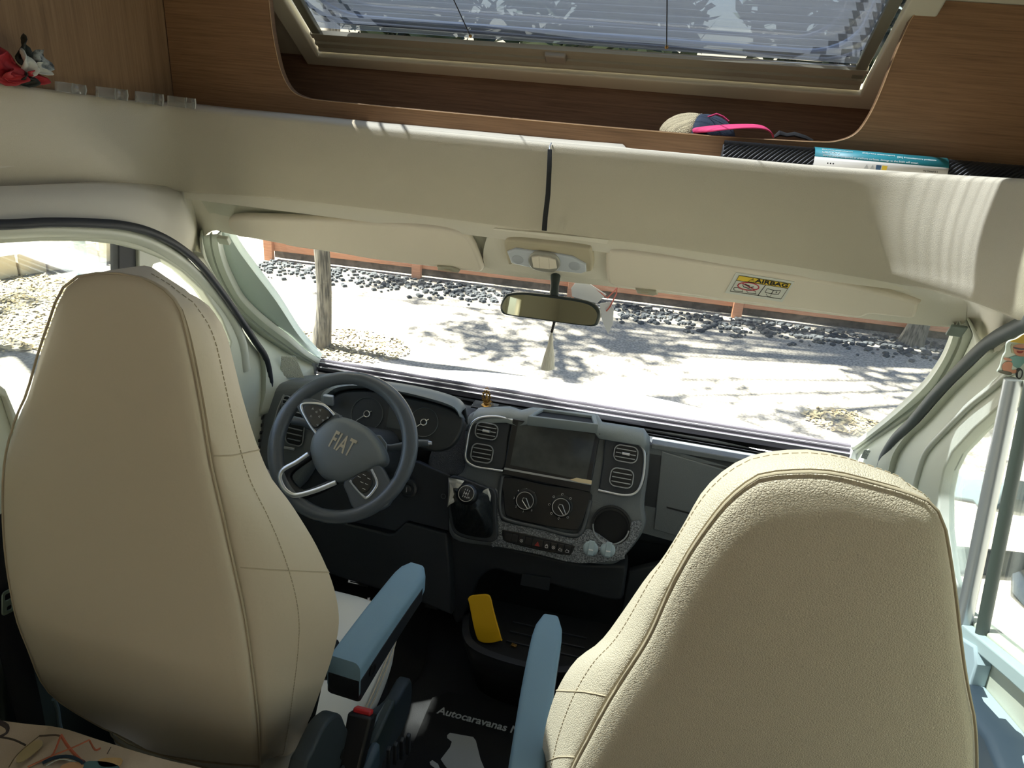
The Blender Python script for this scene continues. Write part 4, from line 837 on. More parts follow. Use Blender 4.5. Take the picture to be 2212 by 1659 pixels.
# reading lamp in the centre of the headliner
FR = Fr(at_y(1186, 548, 1.52), (1, 0, 0), (0, -.52, .85))
def rp(L, n=4): return [FR.px(v.x, v.y) for v in cr([V(a, b, 0) for a, b in L], n, True)]
rl = thing('reading_lamp', 'beige roof lamp unit with two pale lenses above the mirror', 'lamp', FR.o)
plate('moulding', FR, rp([(1062, 500), (1100, 500), (1300, 520), (1312, 528), (1310, 600), (1290, 606), (1180, 598), (1100, 588), (1050, 580), (1044, 540)]), .03, M_['liner'], rl, bev=.008, z0=-.034)
hs = plate('housing', FR, rp([(1092, 518), (1110, 511), (1180, 518), (1262, 528), (1280, 536), (1283, 572), (1268, 582), (1190, 577), (1110, 566), (1098, 560)]), .018, mat('lamp beige', (194, 184, 158), .45), rl, bev=.006, z0=-.008)
plate('lens', FR, [FR.px(*p) for p in [(1099, 534), (1117, 527), (1150, 532), (1215, 540), (1240, 545), (1268, 561), (1269, 576), (1258, 580), (1160, 570), (1108, 558)]], .008, mat('frosted lens', (206, 212, 220), .3), hs, bev=.003, z0=.008)
sb = plate('switch_bezel', FR, rp([(1146, 545), (1156, 533), (1180, 533), (1206, 540), (1214, 556), (1208, 570), (1190, 575), (1160, 570), (1148, 560)]), .008, mat('silver beige bezel', (176, 174, 164), .35, .3), hs, bev=.003, z0=.012)
for (a, b, c, d) in (((1153, 539), (1169, 537), (1171, 563), (1157, 561)), ((1169, 537), (1190, 540), (1192, 565), (1171, 563)), ((1190, 540), (1204, 545), (1207, 563), (1192, 565))):
    plate('switch', FR, [FR.px(*p) for p in (a, b, c, d)], .005, M_['visor'], sb, bev=.0012, z0=.0185)
for p in ((1122, 549), (1244, 563)): a, b = FR.px(*p); MB().lathe(FR, [(.0125, .0155), (.0125, .0165), (.011, .0172)], 24, a, b).out('spot_lens', mat('spot lens', (186, 192, 200), .2), hs)
# mirror
mr_ = thing('rear_view_mirror', 'dark framed interior mirror hanging at the middle of the windscreen', 'mirror', at_y(1200, 640, 1.50))
FM = Fr(at_y(1188, 668, 1.49), (1, -.05, .0), (0, .18, 1))
mo = [(1080, 660), (1090, 640), (1104, 634), (1140, 633), (1230, 644), (1278, 655), (1296, 674), (1294, 694), (1284, 705), (1240, 702), (1170, 692), (1100, 682), (1084, 676)]
L = [FM.px(v.x, v.y) for v in cr([V(a, b, 0) for a, b in mo], 4, True)]; cx_ = sum(p[0] for p in L)/len(L); cy_ = sum(p[1] for p in L)/len(L)
plate('mirror_shell', FM, L, .022, mat('mirror frame', (42, 52, 48), .35), mr_, bev=.006, z0=-.02)
plate('mirror_glass', FM, [(cx_+(p[0]-cx_)*.945, cy_+(p[1]-cy_)*.86) for p in L], .001, mat('mirror silver', (176, 182, 168), .02, 1), mr_, z0=.0022)
a = at_y(1196, 645, 1.51); b = at_y(1200, 596, 1.555); MB().tube([a, a.lerp(b, .5), b], [.010, .009, .011], 12).out('mirror_stem', mat('stem grey', (60, 70, 68), .5), mr_)
# tassel charm under the mirror
tc_ = thing('hanging_charm', 'dark beaded cord with a pale tassel dangling from the interior mirror', 'charm', at_y(1196, 700, 1.49))
P0 = at_y(1197, 697, 1.495); P1 = at_y(1192, 716, 1.495); cb = MB()
for k in range(6): cb.ball(P0.lerp(P1, k/5), .0035, 6)
cb.out('beads', M_['black'], tc_)
Q = [at_y(x, y, 1.495) for x, y in ((1192, 716), (1191, 726), (1189, 745), (1186, 770), (1183, 796))]
MB().tube(Q, [.002, .0045, .007, .013, .017], 14, flat=.7).out('tassel', mat('cream tassel', (236, 230, 216), .9, bump=('noise', 300, 1, (1, 1, .1))), tc_)
# two white pennants with a red string
pn_ = thing('pennant', 'pair of white pennants on a red string behind the mirror', 'pennant', at_y(1280, 640, 1.60))
fpn = Fr(at_y(1270, 640, 1.60), (1, 0, 0), (0, -.1, 1))
for pts in ([(1246, 606), (1262, 605), (1310, 636), (1290, 655), (1236, 640), (1234, 622)], [(1296, 655), (1318, 652), (1326, 668), (1324, 698), (1314, 722), (1304, 700), (1297, 680)]):
    plate('flag', fpn, [fpn.px(*p) for p in pts], .0015, mat('white cloth', (226, 228, 236), .8), pn_)
MB().tube([at_y(*p, 1.598) for p in ((1256, 600), (1300, 634), (1312, 644), (1333, 622), (1332, 634), (1318, 662), (1310, 672))], .0016, 5).out('red_string', mat('pink red string', (196, 110, 104), .8), pn_)
# black strap with a hook on the band
ps = [(1190, 310), (1188, 322), (1187, 360), (1184, 420), (1178, 470), (1176, 498)]
Pb = [at_y(x, y, 1.44 if 330 < y < 480 else 1.452) for x, y in ps]
sr = thing('hanging_strap', 'narrow black strap hanging down over the padded roof band', 'strap', Pb[0])
rows = [[p+V(dx, dy, 0) for dx, dy in ((-w, 0), (-w, -.003), (w, -.003), (w, 0))] for p, w in zip([at_y(x, y, Y) for (x, y), Y in zip(ps[1:], (1.445, 1.436, 1.442, 1.458, 1.474))], (.004, .0045, .0048, .005, .0052))]
MB().loft(rows, cu=True, capa=True, capb=True).out('webbing', M_['strap'], sr, bev=.0008)
MB().tube([at_y(1191, 309, 1.462), at_y(1187, 318, 1.448), at_y(1188, 325, 1.444)], .0012, 5).out('hook', M_['silver2'], sr)

# ================================================================== steering wheel
WC = V(-.483, 1.476, .824); ta = math.radians(36.6)
FW = Fr(WC, (1, 0, 0), (0, math.sin(ta), math.cos(ta)))
swh = thing('steering_wheel', 'dark leather three-spoke steering wheel with silver inlays and lettered hub', 'steering wheel', WC)
rs = MB(); rows = []
for i in range(96):
    t = 2*math.pi*i/96; thick = 1+.10*math.cos(2*(t-.3)); c = V(math.cos(t), math.sin(t), 0)
    g_ = .93 if min(abs((t-tt+math.pi) % (2*math.pi)-math.pi) for tt in (1.62, 3.5, 4.65, 5.95)) < .02 else 1
    rows.append([FW.at(c.x*(.1725+.0185*math.cos(a)*g_*thick), c.y*(.1725+.0185*math.cos(a)*g_*thick), .0160*math.sin(a)*g_) for a in [2*math.pi*k/14 for k in range(14)]])
rs.loft(rows, cu=True, cv=True).out('rim', M_['rim'], swh, smooth=60)
def wp(L, n=4, off=0, cl=True): return [FW.px(v.x, v.y, off) for v in cr([V(a, b, 0) for a, b in L], n, cl)]
# hub: domed shape
hb = wp([(672, 985), (671, 960), (680, 935), (700, 915), (722, 902), (742, 901), (765, 908), (795, 926), (820, 956), (833, 985), (830, 1002), (810, 1012), (782, 1028), (745, 1042), (722, 1043), (700, 1034), (684, 1016)])
n = len(hb); cx_ = sum(p[0] for p in hb)/n; cy_ = sum(p[1] for p in hb)/n
rows = [[FW.at(cx_+(p[0]-cx_)*k, cy_+(p[1]-cy_)*k, z) for p in hb] for k, z in ((.9, -.06), (1, -.03), (1.0, -.005), (.97, .006), (.90, .014), (.78, .019), (.5, .023), (.2, .024))]
hubo = MB().loft(rows, cu=True, capb=True, capa=True).out('hub', M_['hub'], swh, smooth=60)
# lettering on the hub follows the wheel rotation
la = Vector(FW.px(714, 950)); lb = Vector(FW.px(765, 972)); dd = lb-la; ang = math.atan2(dd.y, dd.x)
mid_ = Vector(FW.px(739, 960, .024))
text('hub_lettering', FW, 'FIAT', .060, mat('bronze lettering', (176, 166, 146), .4, .5), hubo, th=.0022, rot=ang-.06, a=mid_.x, b=mid_.y, z0=.0228, bold=.0011, xs=.50, spacing=1.08)
for k, s_ in enumerate((1,)): text('airbag_mark', FW, 'AIR\nBAG', .008, mat('embossed mark', (44, 48, 50), .6), hubo, rot=ang, a=FW.px(718, 926, .018)[0], b=FW.px(718, 926, .018)[1], z0=.0172)
# spokes
def spoke(pts, name='spoke', m=M_['rim'], z0=-.012, th=.02, bev=.005): return plate(name, FW, wp(pts, 3), th, m, swh, bev=bev, z0=z0, smooth=50)
s1 = spoke([(640, 872), (655, 860), (690, 866), (716, 886), (740, 905), (700, 945), (682, 940), (664, 915), (648, 890)])
s2 = spoke([(745, 1040), (790, 1015), (820, 1004), (838, 1030), (850, 1060), (840, 1092), (800, 1108), (766, 1100), (752, 1070)])
s3 = spoke([(606, 1030), (618, 1012), (668, 975), (676, 988), (636, 1018), (630, 1034), (650, 1056), (668, 1056), (722, 1034), (730, 1044), (690, 1066), (640, 1080), (612, 1060)], m=M_['black'])
# silver inlays
def inlay(pts, cl=False, r=.0035, par=None, z=.010): return MB().tube([FW.at(p[0], p[1], z) for p in wp(pts, 5, z, cl)], r, 8, closed=cl, flat=.6).out('silver_inlay', M_['silver'], par or swh, smooth=60)
inlay([(684, 938), (668, 915), (652, 884), (656, 872), (690, 873), (706, 880), (722, 897)], par=s1)
inlay([(756, 1038), (770, 1056), (786, 1073), (794, 1074), (808, 1058), (814, 1042), (802, 1014)], par=s2)
inlay([(666, 980), (640, 998), (612, 1014), (604, 1030), (610, 1050), (622, 1064), (640, 1070), (680, 1060), (726, 1042)], r=.006, par=s3, z=.021)
k1 = plate('button_pad', FW, wp([(660, 884), (672, 877), (694, 880), (720, 898), (700, 916), (684, 926), (668, 905)], 3), .006, M_['gloss'], s1, bev=.002, z0=.008)
k2 = plate('button_pad', FW, wp([(764, 1037), (796, 1018), (808, 1040), (800, 1060), (786, 1066), (774, 1054)], 3), .006, M_['gloss'], s2, bev=.002, z0=.008)
gm_ = MB(); rnd = random.Random(2)
for x, y in ((676, 883), (684, 890), (692, 886), (672, 899), (690, 900), (698, 908), (686, 918), (708, 903)):
    a, b = FW.px(x, y, .014); P = [(a+.0028*math.cos(t+x), b+.0028*math.sin(t+x)) for t in (0, 2.1, 4.2)]; gm_.tube([FW.at(p[0], p[1], .0145) for p in P], .0006, 4, True)
gm_.out('button_symbols', M_['white'], k1)
gm_ = MB()
for x, y in ((776, 1030), (787, 1026), (797, 1034), (782, 1042), (792, 1046), (786, 1056)):
    a, b = FW.px(x, y, .014); gm_.tube([FW.at(a+p, b+q_, .0145) for p, q_ in ((-.004, .001), (.004, -.001))], .0006, 4)
gm_.out('button_symbols', M_['white'], k2)
# steering column and stalks
scn = thing('steering_column', 'dark steering column shroud with stalks behind the wheel', 'steering column', WC+V(0, .1, -.08))
c0 = FW.at(.0, 0, -.05); c1 = FW.at(0, -.005, -.17)+V(0, .05, 0)
MB().loft([[c+FW.u*(a*r)+FW.v*(b*r) for a, b in rrect(.13, .11, .03, 4)] for c, r in ((c0, .9), (c0-FW.w*.02, 1), (c0.lerp(c1, .6), 1), (c1, 1.05), (c1-FW.w*.06, 1.1))], cu=True, capa=True, capb=True).out('shroud', M_['dash2'], scn, smooth=40)
MB().loft([[FW.at(*FW.px(x, y, z_), z_) for x, y in ((800, 938), (822, 940), (836, 958), (836, 990), (828, 1006), (812, 1004), (806, 970))] for z_ in (-.035, -.06, -.10)], cu=True, capa=True, capb=True).out('shroud_cover', mat('satin grey cover', (120, 126, 128), .35), scn, bev=.002)
def stalk(pts, r, tip):
    P = [FW.at(*FW.px(x, y, -.07), -.07) for x, y in pts]; s_ = MB().tube(P, r, 12, flat=.7).out('stalk', mat('stalk plastic', (66, 72, 76), .35), scn, smooth=60)
    MB().tube([P[-1], P[-1]+(P[-1]-P[-2]).normalized()*.008], [r[-1]*.7, r[-1]*.5], 10).out('stalk_tip', tip, s_)
stalk([(812, 966), (845, 968), (880, 962), (905, 957), (926, 957)], [.009, .010, .011, .010, .009], M_['silver2'])
stalk([(700, 940), (680, 925), (655, 912), (632, 908)], [.009, .010, .011, .012], M_['silver2'])
text('stalk_mark', FW, 'oo', .008, M_['white'], scn, a=FW.px(873, 959, -.055)[0], b=FW.px(873, 959, -.055)[1], z0=-.056)

# ================================================================== gear lever
gl_ = thing('gear_lever', 'black ball-topped gear lever with a leatherette boot and torn clear wrapping', 'gear lever', at_y(1025, 1160, 1.70))
FG2 = Fr(at_y(1015, 1095, 1.69), (1, 0, 0), (0, .42, .9))
plate('boot_frame', FG2, [FG2.px(v.x, v.y) for v in cr([V(a, b, 0) for a, b in [(968, 1032), (1004, 1036), (1040, 1050), (1068, 1062), (1070, 1110), (1070, 1168), (1030, 1170), (990, 1160), (972, 1140), (966, 1090)]], 4, True)], .02, M_['dash2'], gl_, bev=.004, z0=-.03)
kc = at_y(1010, 1068, 1.60)
base = [FG2.at(*FG2.px(v.x, v.y), -.006) for v in cr([V(a, b, 0) for a, b in [(972, 1070), (976, 1050), (1010, 1048), (1048, 1060), (1062, 1080), (1064, 1120), (1060, 1160), (1020, 1160), (984, 1146), (974, 1110)]], 5, True)]
nb = len(base); bc = sum(base, Vector())/nb; top_ = kc+V(.006, .03, -.045); rows = []
for k, t in enumerate((0, .12, .3, .5, .7, .86, 1)):
    rows.append([bc.lerp(top_, t)+(p-bc)*((1-t)**.7*.86+.13)*(1+.06*math.sin(i*1.3+k*1.7)*math.sin(math.pi*t)) + (-FG2.w*0) for i, p in enumerate(base)])
MB().loft(rows, cu=True, capb=True).out('boot', mat('creased boot leatherette', (26, 30, 32), .38, bump=('noise', 60, .8)), gl_, smooth=70, sub=1)
FKb = Fr(kc, (1, 0, 0), (0, .62, .78))
kn = MB().lathe(FKb, [(.011, -.040), (.018, -.034), (.027, -.016), (.0295, -.002), (.028, .009), (.024, .016), (.0205, .0185), (.020, .019), (.004, .0193)], 32).out('knob', mat('gear knob black', (20, 22, 25), .35), gl_, smooth=50)
MB().tube([FKb.at(p[0], p[1], .0185) for p in circ(.0205, 36)], .0011, 6, closed=True).out('knob_ring', M_['silver'], kn, smooth=60)
gp = MB(); r0 = -.17
def gpt(a, b): return FKb.at(a*math.cos(r0)-b*math.sin(r0), a*math.sin(r0)+b*math.cos(r0), .0200)
for x in (-.006, 0, .006): gp.tube([gpt(x, .0045), gpt(x, -.0045)], .0006, 4)
gp.tube([gpt(-.006, 0), gpt(.006, 0)], .0006, 4); gp.out('shift_pattern', M_['white'], kn)
for s_, x, y in (('1', -.006, .009), ('3', 0, .009), ('5', .006, .009), ('2', -.006, -.009), ('4', 0, -.009), ('6', .006, -.009), ('R', .011, -.008)):
    text('gear_digit', FKb, s_, .0065, M_['white'], kn, rot=r0, a=x*math.cos(r0)-y*math.sin(r0), b=x*math.sin(r0)+y*math.cos(r0), z0=.0195)
MB().tube([kc-FKb.w*.03, top_-V(0, 0, .01)], [.010, .014], 12).out('collar', M_['matt'], gl_)
# crumpled wrapping pieces
rnd = random.Random(11)
def wrap(pts, seed):
    f = FG2; L = [Vector((*f.px(*p, .012), 0)) for p in pts]; n = len(L); c = sum(L, Vector())/n; r = random.Random(seed); rows = []
    for k in (1, .7, .4, .12): rows.append([f.at(c.x+(p.x-c.x)*k, c.y+(p.y-c.y)*k, .012+r.uniform(-.006, .008)) for p in L])
    MB().loft(rows, cu=True, capb=True).out('wrapping', mat('crumpled clear wrap', (206, 206, 200), .25, spec=.8), gl_, smooth=10, solid=.0008)
wrap([(968, 1032), (985, 1034), (1004, 1038), (990, 1052), (988, 1070), (1000, 1088), (986, 1082), (972, 1090), (966, 1096), (968, 1060)], 1)
wrap([(1046, 1058), (1056, 1054), (1060, 1072), (1056, 1096), (1044, 1090), (1036, 1110), (1034, 1094), (1038, 1082), (1036, 1072)], 2)
wrap([(1000, 1080), (1008, 1086), (1030, 1088), (1040, 1084), (1030, 1098), (1010, 1096)], 5)

# ================================================================== captain seats
def backrest(root, seam_sil, sil, rest, p0, rec, side, cross, deep=.13, m_side=None, m_back=None, flare=.02, restb=.15):
    """rear panel outline = seam_sil (the part with a visible bolster) + rest; sil = outer silhouette px of the bolster, same direction as seam_sil"""
    r = math.radians(rec); n = Vector((0, math.cos(r), math.sin(r))); up = Vector((0, -math.sin(r), math.cos(r)))
    N1, N2 = 64, 50
    A = resamp([at_pl(v.x, v.y, p0, n) for v in cr([V(x, y, 0) for x, y in seam_sil], 5)], N1)
    S_ = resamp([at_pl(v.x, v.y, Vector(p0)+n*deep*.72, n) for v in cr([V(x, y, 0) for x, y in sil], 5)], N1)
    Bq = resamp([at_pl(v.x, v.y, p0, n) for v in cr([V(x, y, 0) for x, y in rest], 5)], N2)[1:-1]
    rear = A+Bq; NT = len(rear); cen = sum(rear, Vector())/NT
    xm = cen.x
    outv = []
    for i in range(NT):
        t = (rear[(i+1) % NT]-rear[i-1]); o_ = t.cross(n)
        if o_.length < 1e-6: o_ = rear[i]-cen
        o_.normalize()
        if o_.dot(rear[i]-cen) < 0: o_ = -o_
        outv.append(o_)
    sil3 = S_+[p+n*deep*.72+o_*flare for p, o_ in zip(Bq, outv[N1:])]
    sil3s = list(sil3)
    for _ in range(6):                                       # soften the two joints only
        for i in list(range(N1-6, N1+8))+list(range(-8, 6)):
            sil3s[i % NT] = (sil3s[(i-1) % NT]+sil3s[i % NT]*2+sil3s[(i+1) % NT])/4
    sil3 = sil3s
    # rear panel: concentric rings, crowned; edge rolls into the seam
    rows = []
    for k, h in ((1, -.004), (.985, .004), (.95, .009), (.85, .013), (.65, .017), (.4, .019), (.15, .020)):
        rows.append([Vector((xm+(p.x-xm)*k, cen.y+(p.y-cen.y)*k, cen.z+(p.z-cen.z)*k))-n*h for p in rear])
    MB().loft(rows, cu=True, capb=True).out('rear_panel', m_back or M_['leather'], root, smooth=60)
    # bolster band
    rows = []; prof = [(0, .000), (.04, .003), (.12, .007), (.3, .010), (.5, .007), (.75, .001), (1, -.004)]
    for t, b in prof: rows.append([p.lerp(q_, t)+o_*b*(1 if 3 < i < N1-3 else restb) for i, (p, q_, o_) in enumerate(zip(rear, sil3, outv))])
    rows[0] = [p+n*.004 for p in rows[0]]
    fr_ = [q_+n*deep*.34-o_*.075 for q_, o_ in zip(sil3, outv)]; fc = sum(fr_, Vector())/NT
    rows.append([q_+n*deep*.16-o_*.026 for q_, o_ in zip(sil3, outv)]); rows.append(fr_)
    sd = MB().loft(rows, cu=True).out('side_bolster', m_side or M_['leather'], root, smooth=60)
    rows2 = [fr_]+[[Vector((fc.x+(p.x-fc.x)*k, fc.y+(p.y-fc.y)*k, fc.z+(p.z-fc.z)*k))-n*h for p in fr_] for k, h in ((.85, .01), (.7, .035), (.4, .045), (.1, .048))]
    MB().loft(rows2, cu=True, capb=True).out('front_cushion', M_['leather2'], root, smooth=60)
    # piping along the rear seam
    MB().tube([p+o_*.001-n*.001 for p, o_ in zip(rear, outv)], .0017, 6, closed=True).out('seam_piping', M_['seam'], sd, smooth=60)
    # cross seams
    for t in cross:
        i = int(t*(N1-1)); P = [r_[i]+outv[i]*.0004 for r_ in rows[1:8]]
        MB().tube(P, .0012, 5).out('cross_seam', M_['seam'], sd)
    st_ = [p+o_*.0006 for p, o_ in zip(rows[4], outv)]
    mb = MB()
    for i in range(0, N1-1):
        a, b = st_[i], st_[i+1]; mb.tube([a.lerp(b, .1), a.lerp(b, .45)], .0007, 4); mb.tube([a.lerp(b, .6), a.lerp(b, .95)], .0007, 4)
    mb.out('stitching', M_['seam'], sd)
    return cen, n, up
def rcush(root, cx, y0, y1, w, z0, z1, name='seat_cushion'):
    rows = []
    for z, k in ((z0, .9), (z0+.02, .98), ((z0+z1)/2, 1.02), (z1-.035, 1.0), (z1-.012, .95), (z1, .86), (z1+.004, .5)):
        L = []
        for i in range(40):
            t = 2*math.pi*i/40; c, s_ = math.cos(t), math.sin(t); e = .42
            x = math.copysign(abs(c)**e, c)*w/2*k; y = math.copysign(abs(s_)**e, s_)*(y1-y0)/2*k
            L.append(V(cx+x*(1-.10*max(0, y/(y1-y0))*1), (y0+y1)/2+y, z+.03*max(0, (y/(y1-y0)+.5))*(1 if z > z0+.03 else 0)-.012*(x/w)**2*0))
        rows.append(L)
    c = MB().loft(rows, cu=True, capa=True, capb=True).out(name, M_['cushion'], root, smooth=60, sub=1)
    for k_, z in ((3, .002), (3, -.010)): MB().tube([p+V(0, 0, z)+(p-V(cx, (y0+y1)/2, p.z)).normalized()*(.002 if z > 0 else .006) for p in rows[k_]], .0016, 5, closed=True).out('cushion_seam', M_['seam'], c, smooth=60)
    return c
# --- driver seat
ds = thing('driver_seat', 'cream leatherette captain seat behind the steering wheel, seen from behind', 'seat', (-.5, 1.0, 0))
seamL = [(306, 600), (350, 622), (384, 660), (402, 716), (420, 800), (435, 880), (455, 1000), (478, 1100), (500, 1200), (528, 1330), (545, 1450), (557, 1560), (561, 1655)]
silL = [(318, 594), (360, 603), (402, 622), (450, 655), (490, 710), (512, 790), (530, 862), (560, 960), (595, 1040), (650, 1115), (694, 1190), (726, 1270), (737, 1345), (722, 1420), (694, 1500), (664, 1580), (630, 1664)]
restL = [(561, 1655), (480, 1648), (400, 1638), (330, 1624), (270, 1592), (225, 1572), (160, 1535), (118, 1505), (90, 1470), (62, 1400), (35, 1325), (14, 1200), (8, 1080), (14, 985), (36, 905), (60, 850), (86, 760), (110, 690), (128, 640), (150, 610), (176, 597), (240, 590), (306, 600)]
backrest(ds, seamL, silL, restL, V(-.5, .78, .85), 5, 1, (.30, .505), m_side=M_['leather2'], m_back=M_['leather2'], flare=-.006)
rcush(ds, -.49, .84, 1.33, .50, .36, .50)
def arm(root, P, w, h, name='armrest', pin=True):
    """P: list of top centre points from the pivot (near) to the tip"""
    P = [Vector(p) for p in P]; rows = []; n = len(P); PP = cr(P, 6); m = len(PP)
    for i, p in enumerate(PP):
        t = (PP[min(m-1, i+1)]-PP[max(0, i-1)]).normalized(); s_ = Vector((t.y, -t.x, 0)).normalized(); u = s_.cross(t).normalized()
        f = i/(m-1); k = 1; 
        if f > .86: k = math.sqrt(max(.02, 1-((f-.86)/.14)**2))
        ww = w*(.5+.5*k) if f > .86 else w; hh = h*(1-.35*f)
        rows.append([p+s_*a*ww-u*(hh/2)+u*b*hh for a, b in rrect(1, 1, .2, 4)])
    a = MB().loft(rows, cu=True, capa=True, capb=True).out(name, M_['arm'], root, smooth=50)
    rows = [[q_ + (P[-1]-P[0]).normalized()*0 for q_ in r] for r in rows]
    low = []
    for i, p in enumerate(PP[:int(m*.9)]):
        t = (PP[min(m-1, i+1)]-PP[max(0, i-1)]).normalized(); s_ = Vector((t.y, -t.x, 0)).normalized(); u = s_.cross(t).normalized(); hh = h*(1-.35*i/(m-1))
        low.append([p+s_*x*w*1.02-u*hh*(.45+.6*y) for x, y in ((-.5, 0), (.5, 0), (.5, 1), (.4, 1.08), (-.4, 1.08), (-.5, 1))])
    MB().loft(low, cu=True, capa=True, capb=True).out('armrest_underside', M_['armside'], a, bev=.003)
    if pin:
        t = (P[-1]-P[0]).normalized(); s_ = Vector((t.y, -t.x, 0)).normalized(); c = P[0]+t*.045-V(0, 0, h*.62)
        f = Fr(c+s_*w*.51, t, V(0, 0, 1))
        if f.w.dot(s_) < 0: f = Fr(f.o, -t, V(0, 0, 1))
        MB().lathe(f, [(.0125, 0), (.0125, .0015), (.009, .0015), (.009, -.001)], 20).out('pivot_cap', M_['black'], a)
    return a
tipz = .70
pa_ = [at_z(742, 1424, .712), at_z(800, 1345, .708), at_z(850, 1280, .706), at_z(900, 1218, .702)]
arm(ds, pa_, .068, .085)
MB().box(Fr(at_z(700, 1420, .655), (1, .3, 0), (0, 0, 1)), .06, .07, .05, 0, 0, -.02).out('armrest_bracket', M_['black'], ds, bev=.012)
# swivel base, side cover, belt buckle
MB().lathe(Fr((-.49, 1.06, 0), (1, 0, 0), (0, 1, 0)), [(.22, 0), (.22, .02), (.19, .03), (.19, .20), (.21, .21), (.21, .23)], 32, sy=1).out('pedestal', M_['armside'], ds)
MB().box(Fr((-.49, 1.06, .24), (1, 0, 0), (0, 1, 0)), .42, .44, .115).out('slide_frame', M_['matt'], ds, bev=.01)
XS = -.235; fsd = Fr((XS, 0, 0), (0, 1, 0), (0, 0, 1))
sc_ = plate('side_cover', fsd, [fsd.px(v.x, v.y) for v in cr([V(a, b, 0) for a, b in [(640, 1610), (665, 1560), (690, 1535), (705, 1536), (716, 1560), (730, 1580), (748, 1584), (766, 1572), (790, 1540), (830, 1510), (862, 1460), (862, 1520), (840, 1580), (800, 1640), (780, 1720), (620, 1740), (622, 1650)]], 4, True)], .03, mat('slate side cover', (44, 54, 60), .5), ds, bev=.006)
MB().lathe(Fr(fsd.at(*fsd.px(706, 1620), .03), fsd.u, fsd.v), [(.009, 0), (.009, .001)], 16).out('screw_hole', M_['black'], sc_)
bk0 = at_x(758, 1660, -.19); bk1 = at_x(800, 1545, -.175); dirb = (bk1-bk0).normalized()
fb_ = Fr(bk0, V(1, 0, 0), dirb.cross(V(1, 0, 0)));
if fb_.w.dot(dirb) < 0: fb_ = Fr(bk0, V(-1, 0, 0), dirb.cross(V(1, 0, 0)))
LB = (bk1-bk0).length
bkl = MB().box(fb_, .040, .034, LB, 0, 0, 0, 1.15, 1.15).out('belt_buckle', M_['black'], ds, bev=.005)
MB().box(fb_, .034, .020, .010, 0, .0, LB-.002).out('release_button', M_['red'], bkl, bev=.003)
MB().tube([bk0, bk0-dirb*.12+V(0, -.01, 0)], .008, 8).out('buckle_stalk', M_['silver2'], bkl)
MB().tube([at_x(*p, -.20) for p in ((735, 1665), (790, 1592), (835, 1520))], .004, 6).out('slide_rail_edge', mat('steel edge', (120, 130, 134), .35, .8), ds)
MB().box(Fr(at_x(832, 1590, -.18), (0, 1, 0), (0, 0, 1)), .12, .08, .02, 0, 0, -.02).out('rail_cover', mat('green slate plate', (40, 52, 52), .5), ds, bev=.006)
for k in range(4): MB().box(Fr(at_x(858-10*k*0+k*-14+20, 1606+k*10, -.155), (0, 1, 0), (0, .2, 1)), .012, .055, .008).out('ribbed_handle', M_['armside'], ds, bev=.002)
MB().box(Fr(at_x(788, 1652, -.185), (0, 1, 0), (0, 0, 1)), .07, .06, .02).out('rail_end_cap', mat('blue slate cap', (56, 76, 92), .45), ds, bev=.012)
# dark side lining strip hanging by the backrest
MB().tube([at_y(*p, .90) for p in ((700, 1420), (688, 1460), (684, 1500), (672, 1560), (662, 1590))], [.012, .01, .007, .006, .003], 8, flat=.5).out('loose_strap', M_['belt'], ds, smooth=60)
# --- passenger seat
ps_ = thing('passenger_seat', 'cream grained captain seat on the right, its back nearest the camera', 'seat', (.44, 1.0, 0))
seamR = [(1170, 1860), (1205, 1740), (1238, 1659), (1260, 1616), (1312, 1520), (1342, 1471), (1403, 1373), (1444, 1282), (1489, 1196), (1537, 1126), (1576, 1079), (1615, 1046), (1641, 1030), (1702, 1021), (1793, 1022), (1891, 1045), (1956, 1063), (2005, 1083), (2024, 1104)]
silR = [(1120, 1900), (1150, 1780), (1165, 1659), (1168, 1600), (1180, 1540), (1202, 1480), (1240, 1422), (1292, 1382), (1340, 1318), (1390, 1245), (1425, 1203), (1470, 1130), (1510, 1060), (1560, 1010), (1620, 978), (1690, 966), (1760, 966), (1850, 985), (1930, 1012), (1990, 1055), (2022, 1100)]
restR = [(2024, 1104), (2038, 1135), (2050, 1200), (2062, 1280), (2070, 1350), (2080, 1430), (2092, 1500), (2104, 1560), (2108, 1659), (2100, 1800), (2020, 1900), (1800, 1900), (1500, 1860), (1300, 1850), (1170, 1860)]
backrest(ps_, seamR, silR, restR, V(.43, .755, .90), 6, -1, (.295, .44), flare=-.004)
rcush(ps_, .44, .84, 1.33, .50, .36, .50)
MB().lathe(Fr((.44, 1.06, 0), (1, 0, 0), (0, 1, 0)), [(.22, 0), (.22, .02), (.19, .03), (.19, .20), (.21, .21), (.21, .23)], 32).out('pedestal', M_['armside'], ps_)
MB().box(Fr((.44, 1.06, .24), (1, 0, 0), (0, 1, 0)), .42, .44, .115).out('slide_frame', M_['matt'], ps_, bev=.01)
arm(ps_, [at_z(1134, 1690, .70), at_z(1146, 1600, .70), at_z(1166, 1460, .70), at_z(1190, 1328, .70)], .060, .08)
MB().box(Fr(V(.165, .86, .60), (1, 0, 0), (0, 0, 1)), .10, .07, .06, .03, 0, -.03).out('armrest_bracket', M_['black'], ps_, bev=.01)

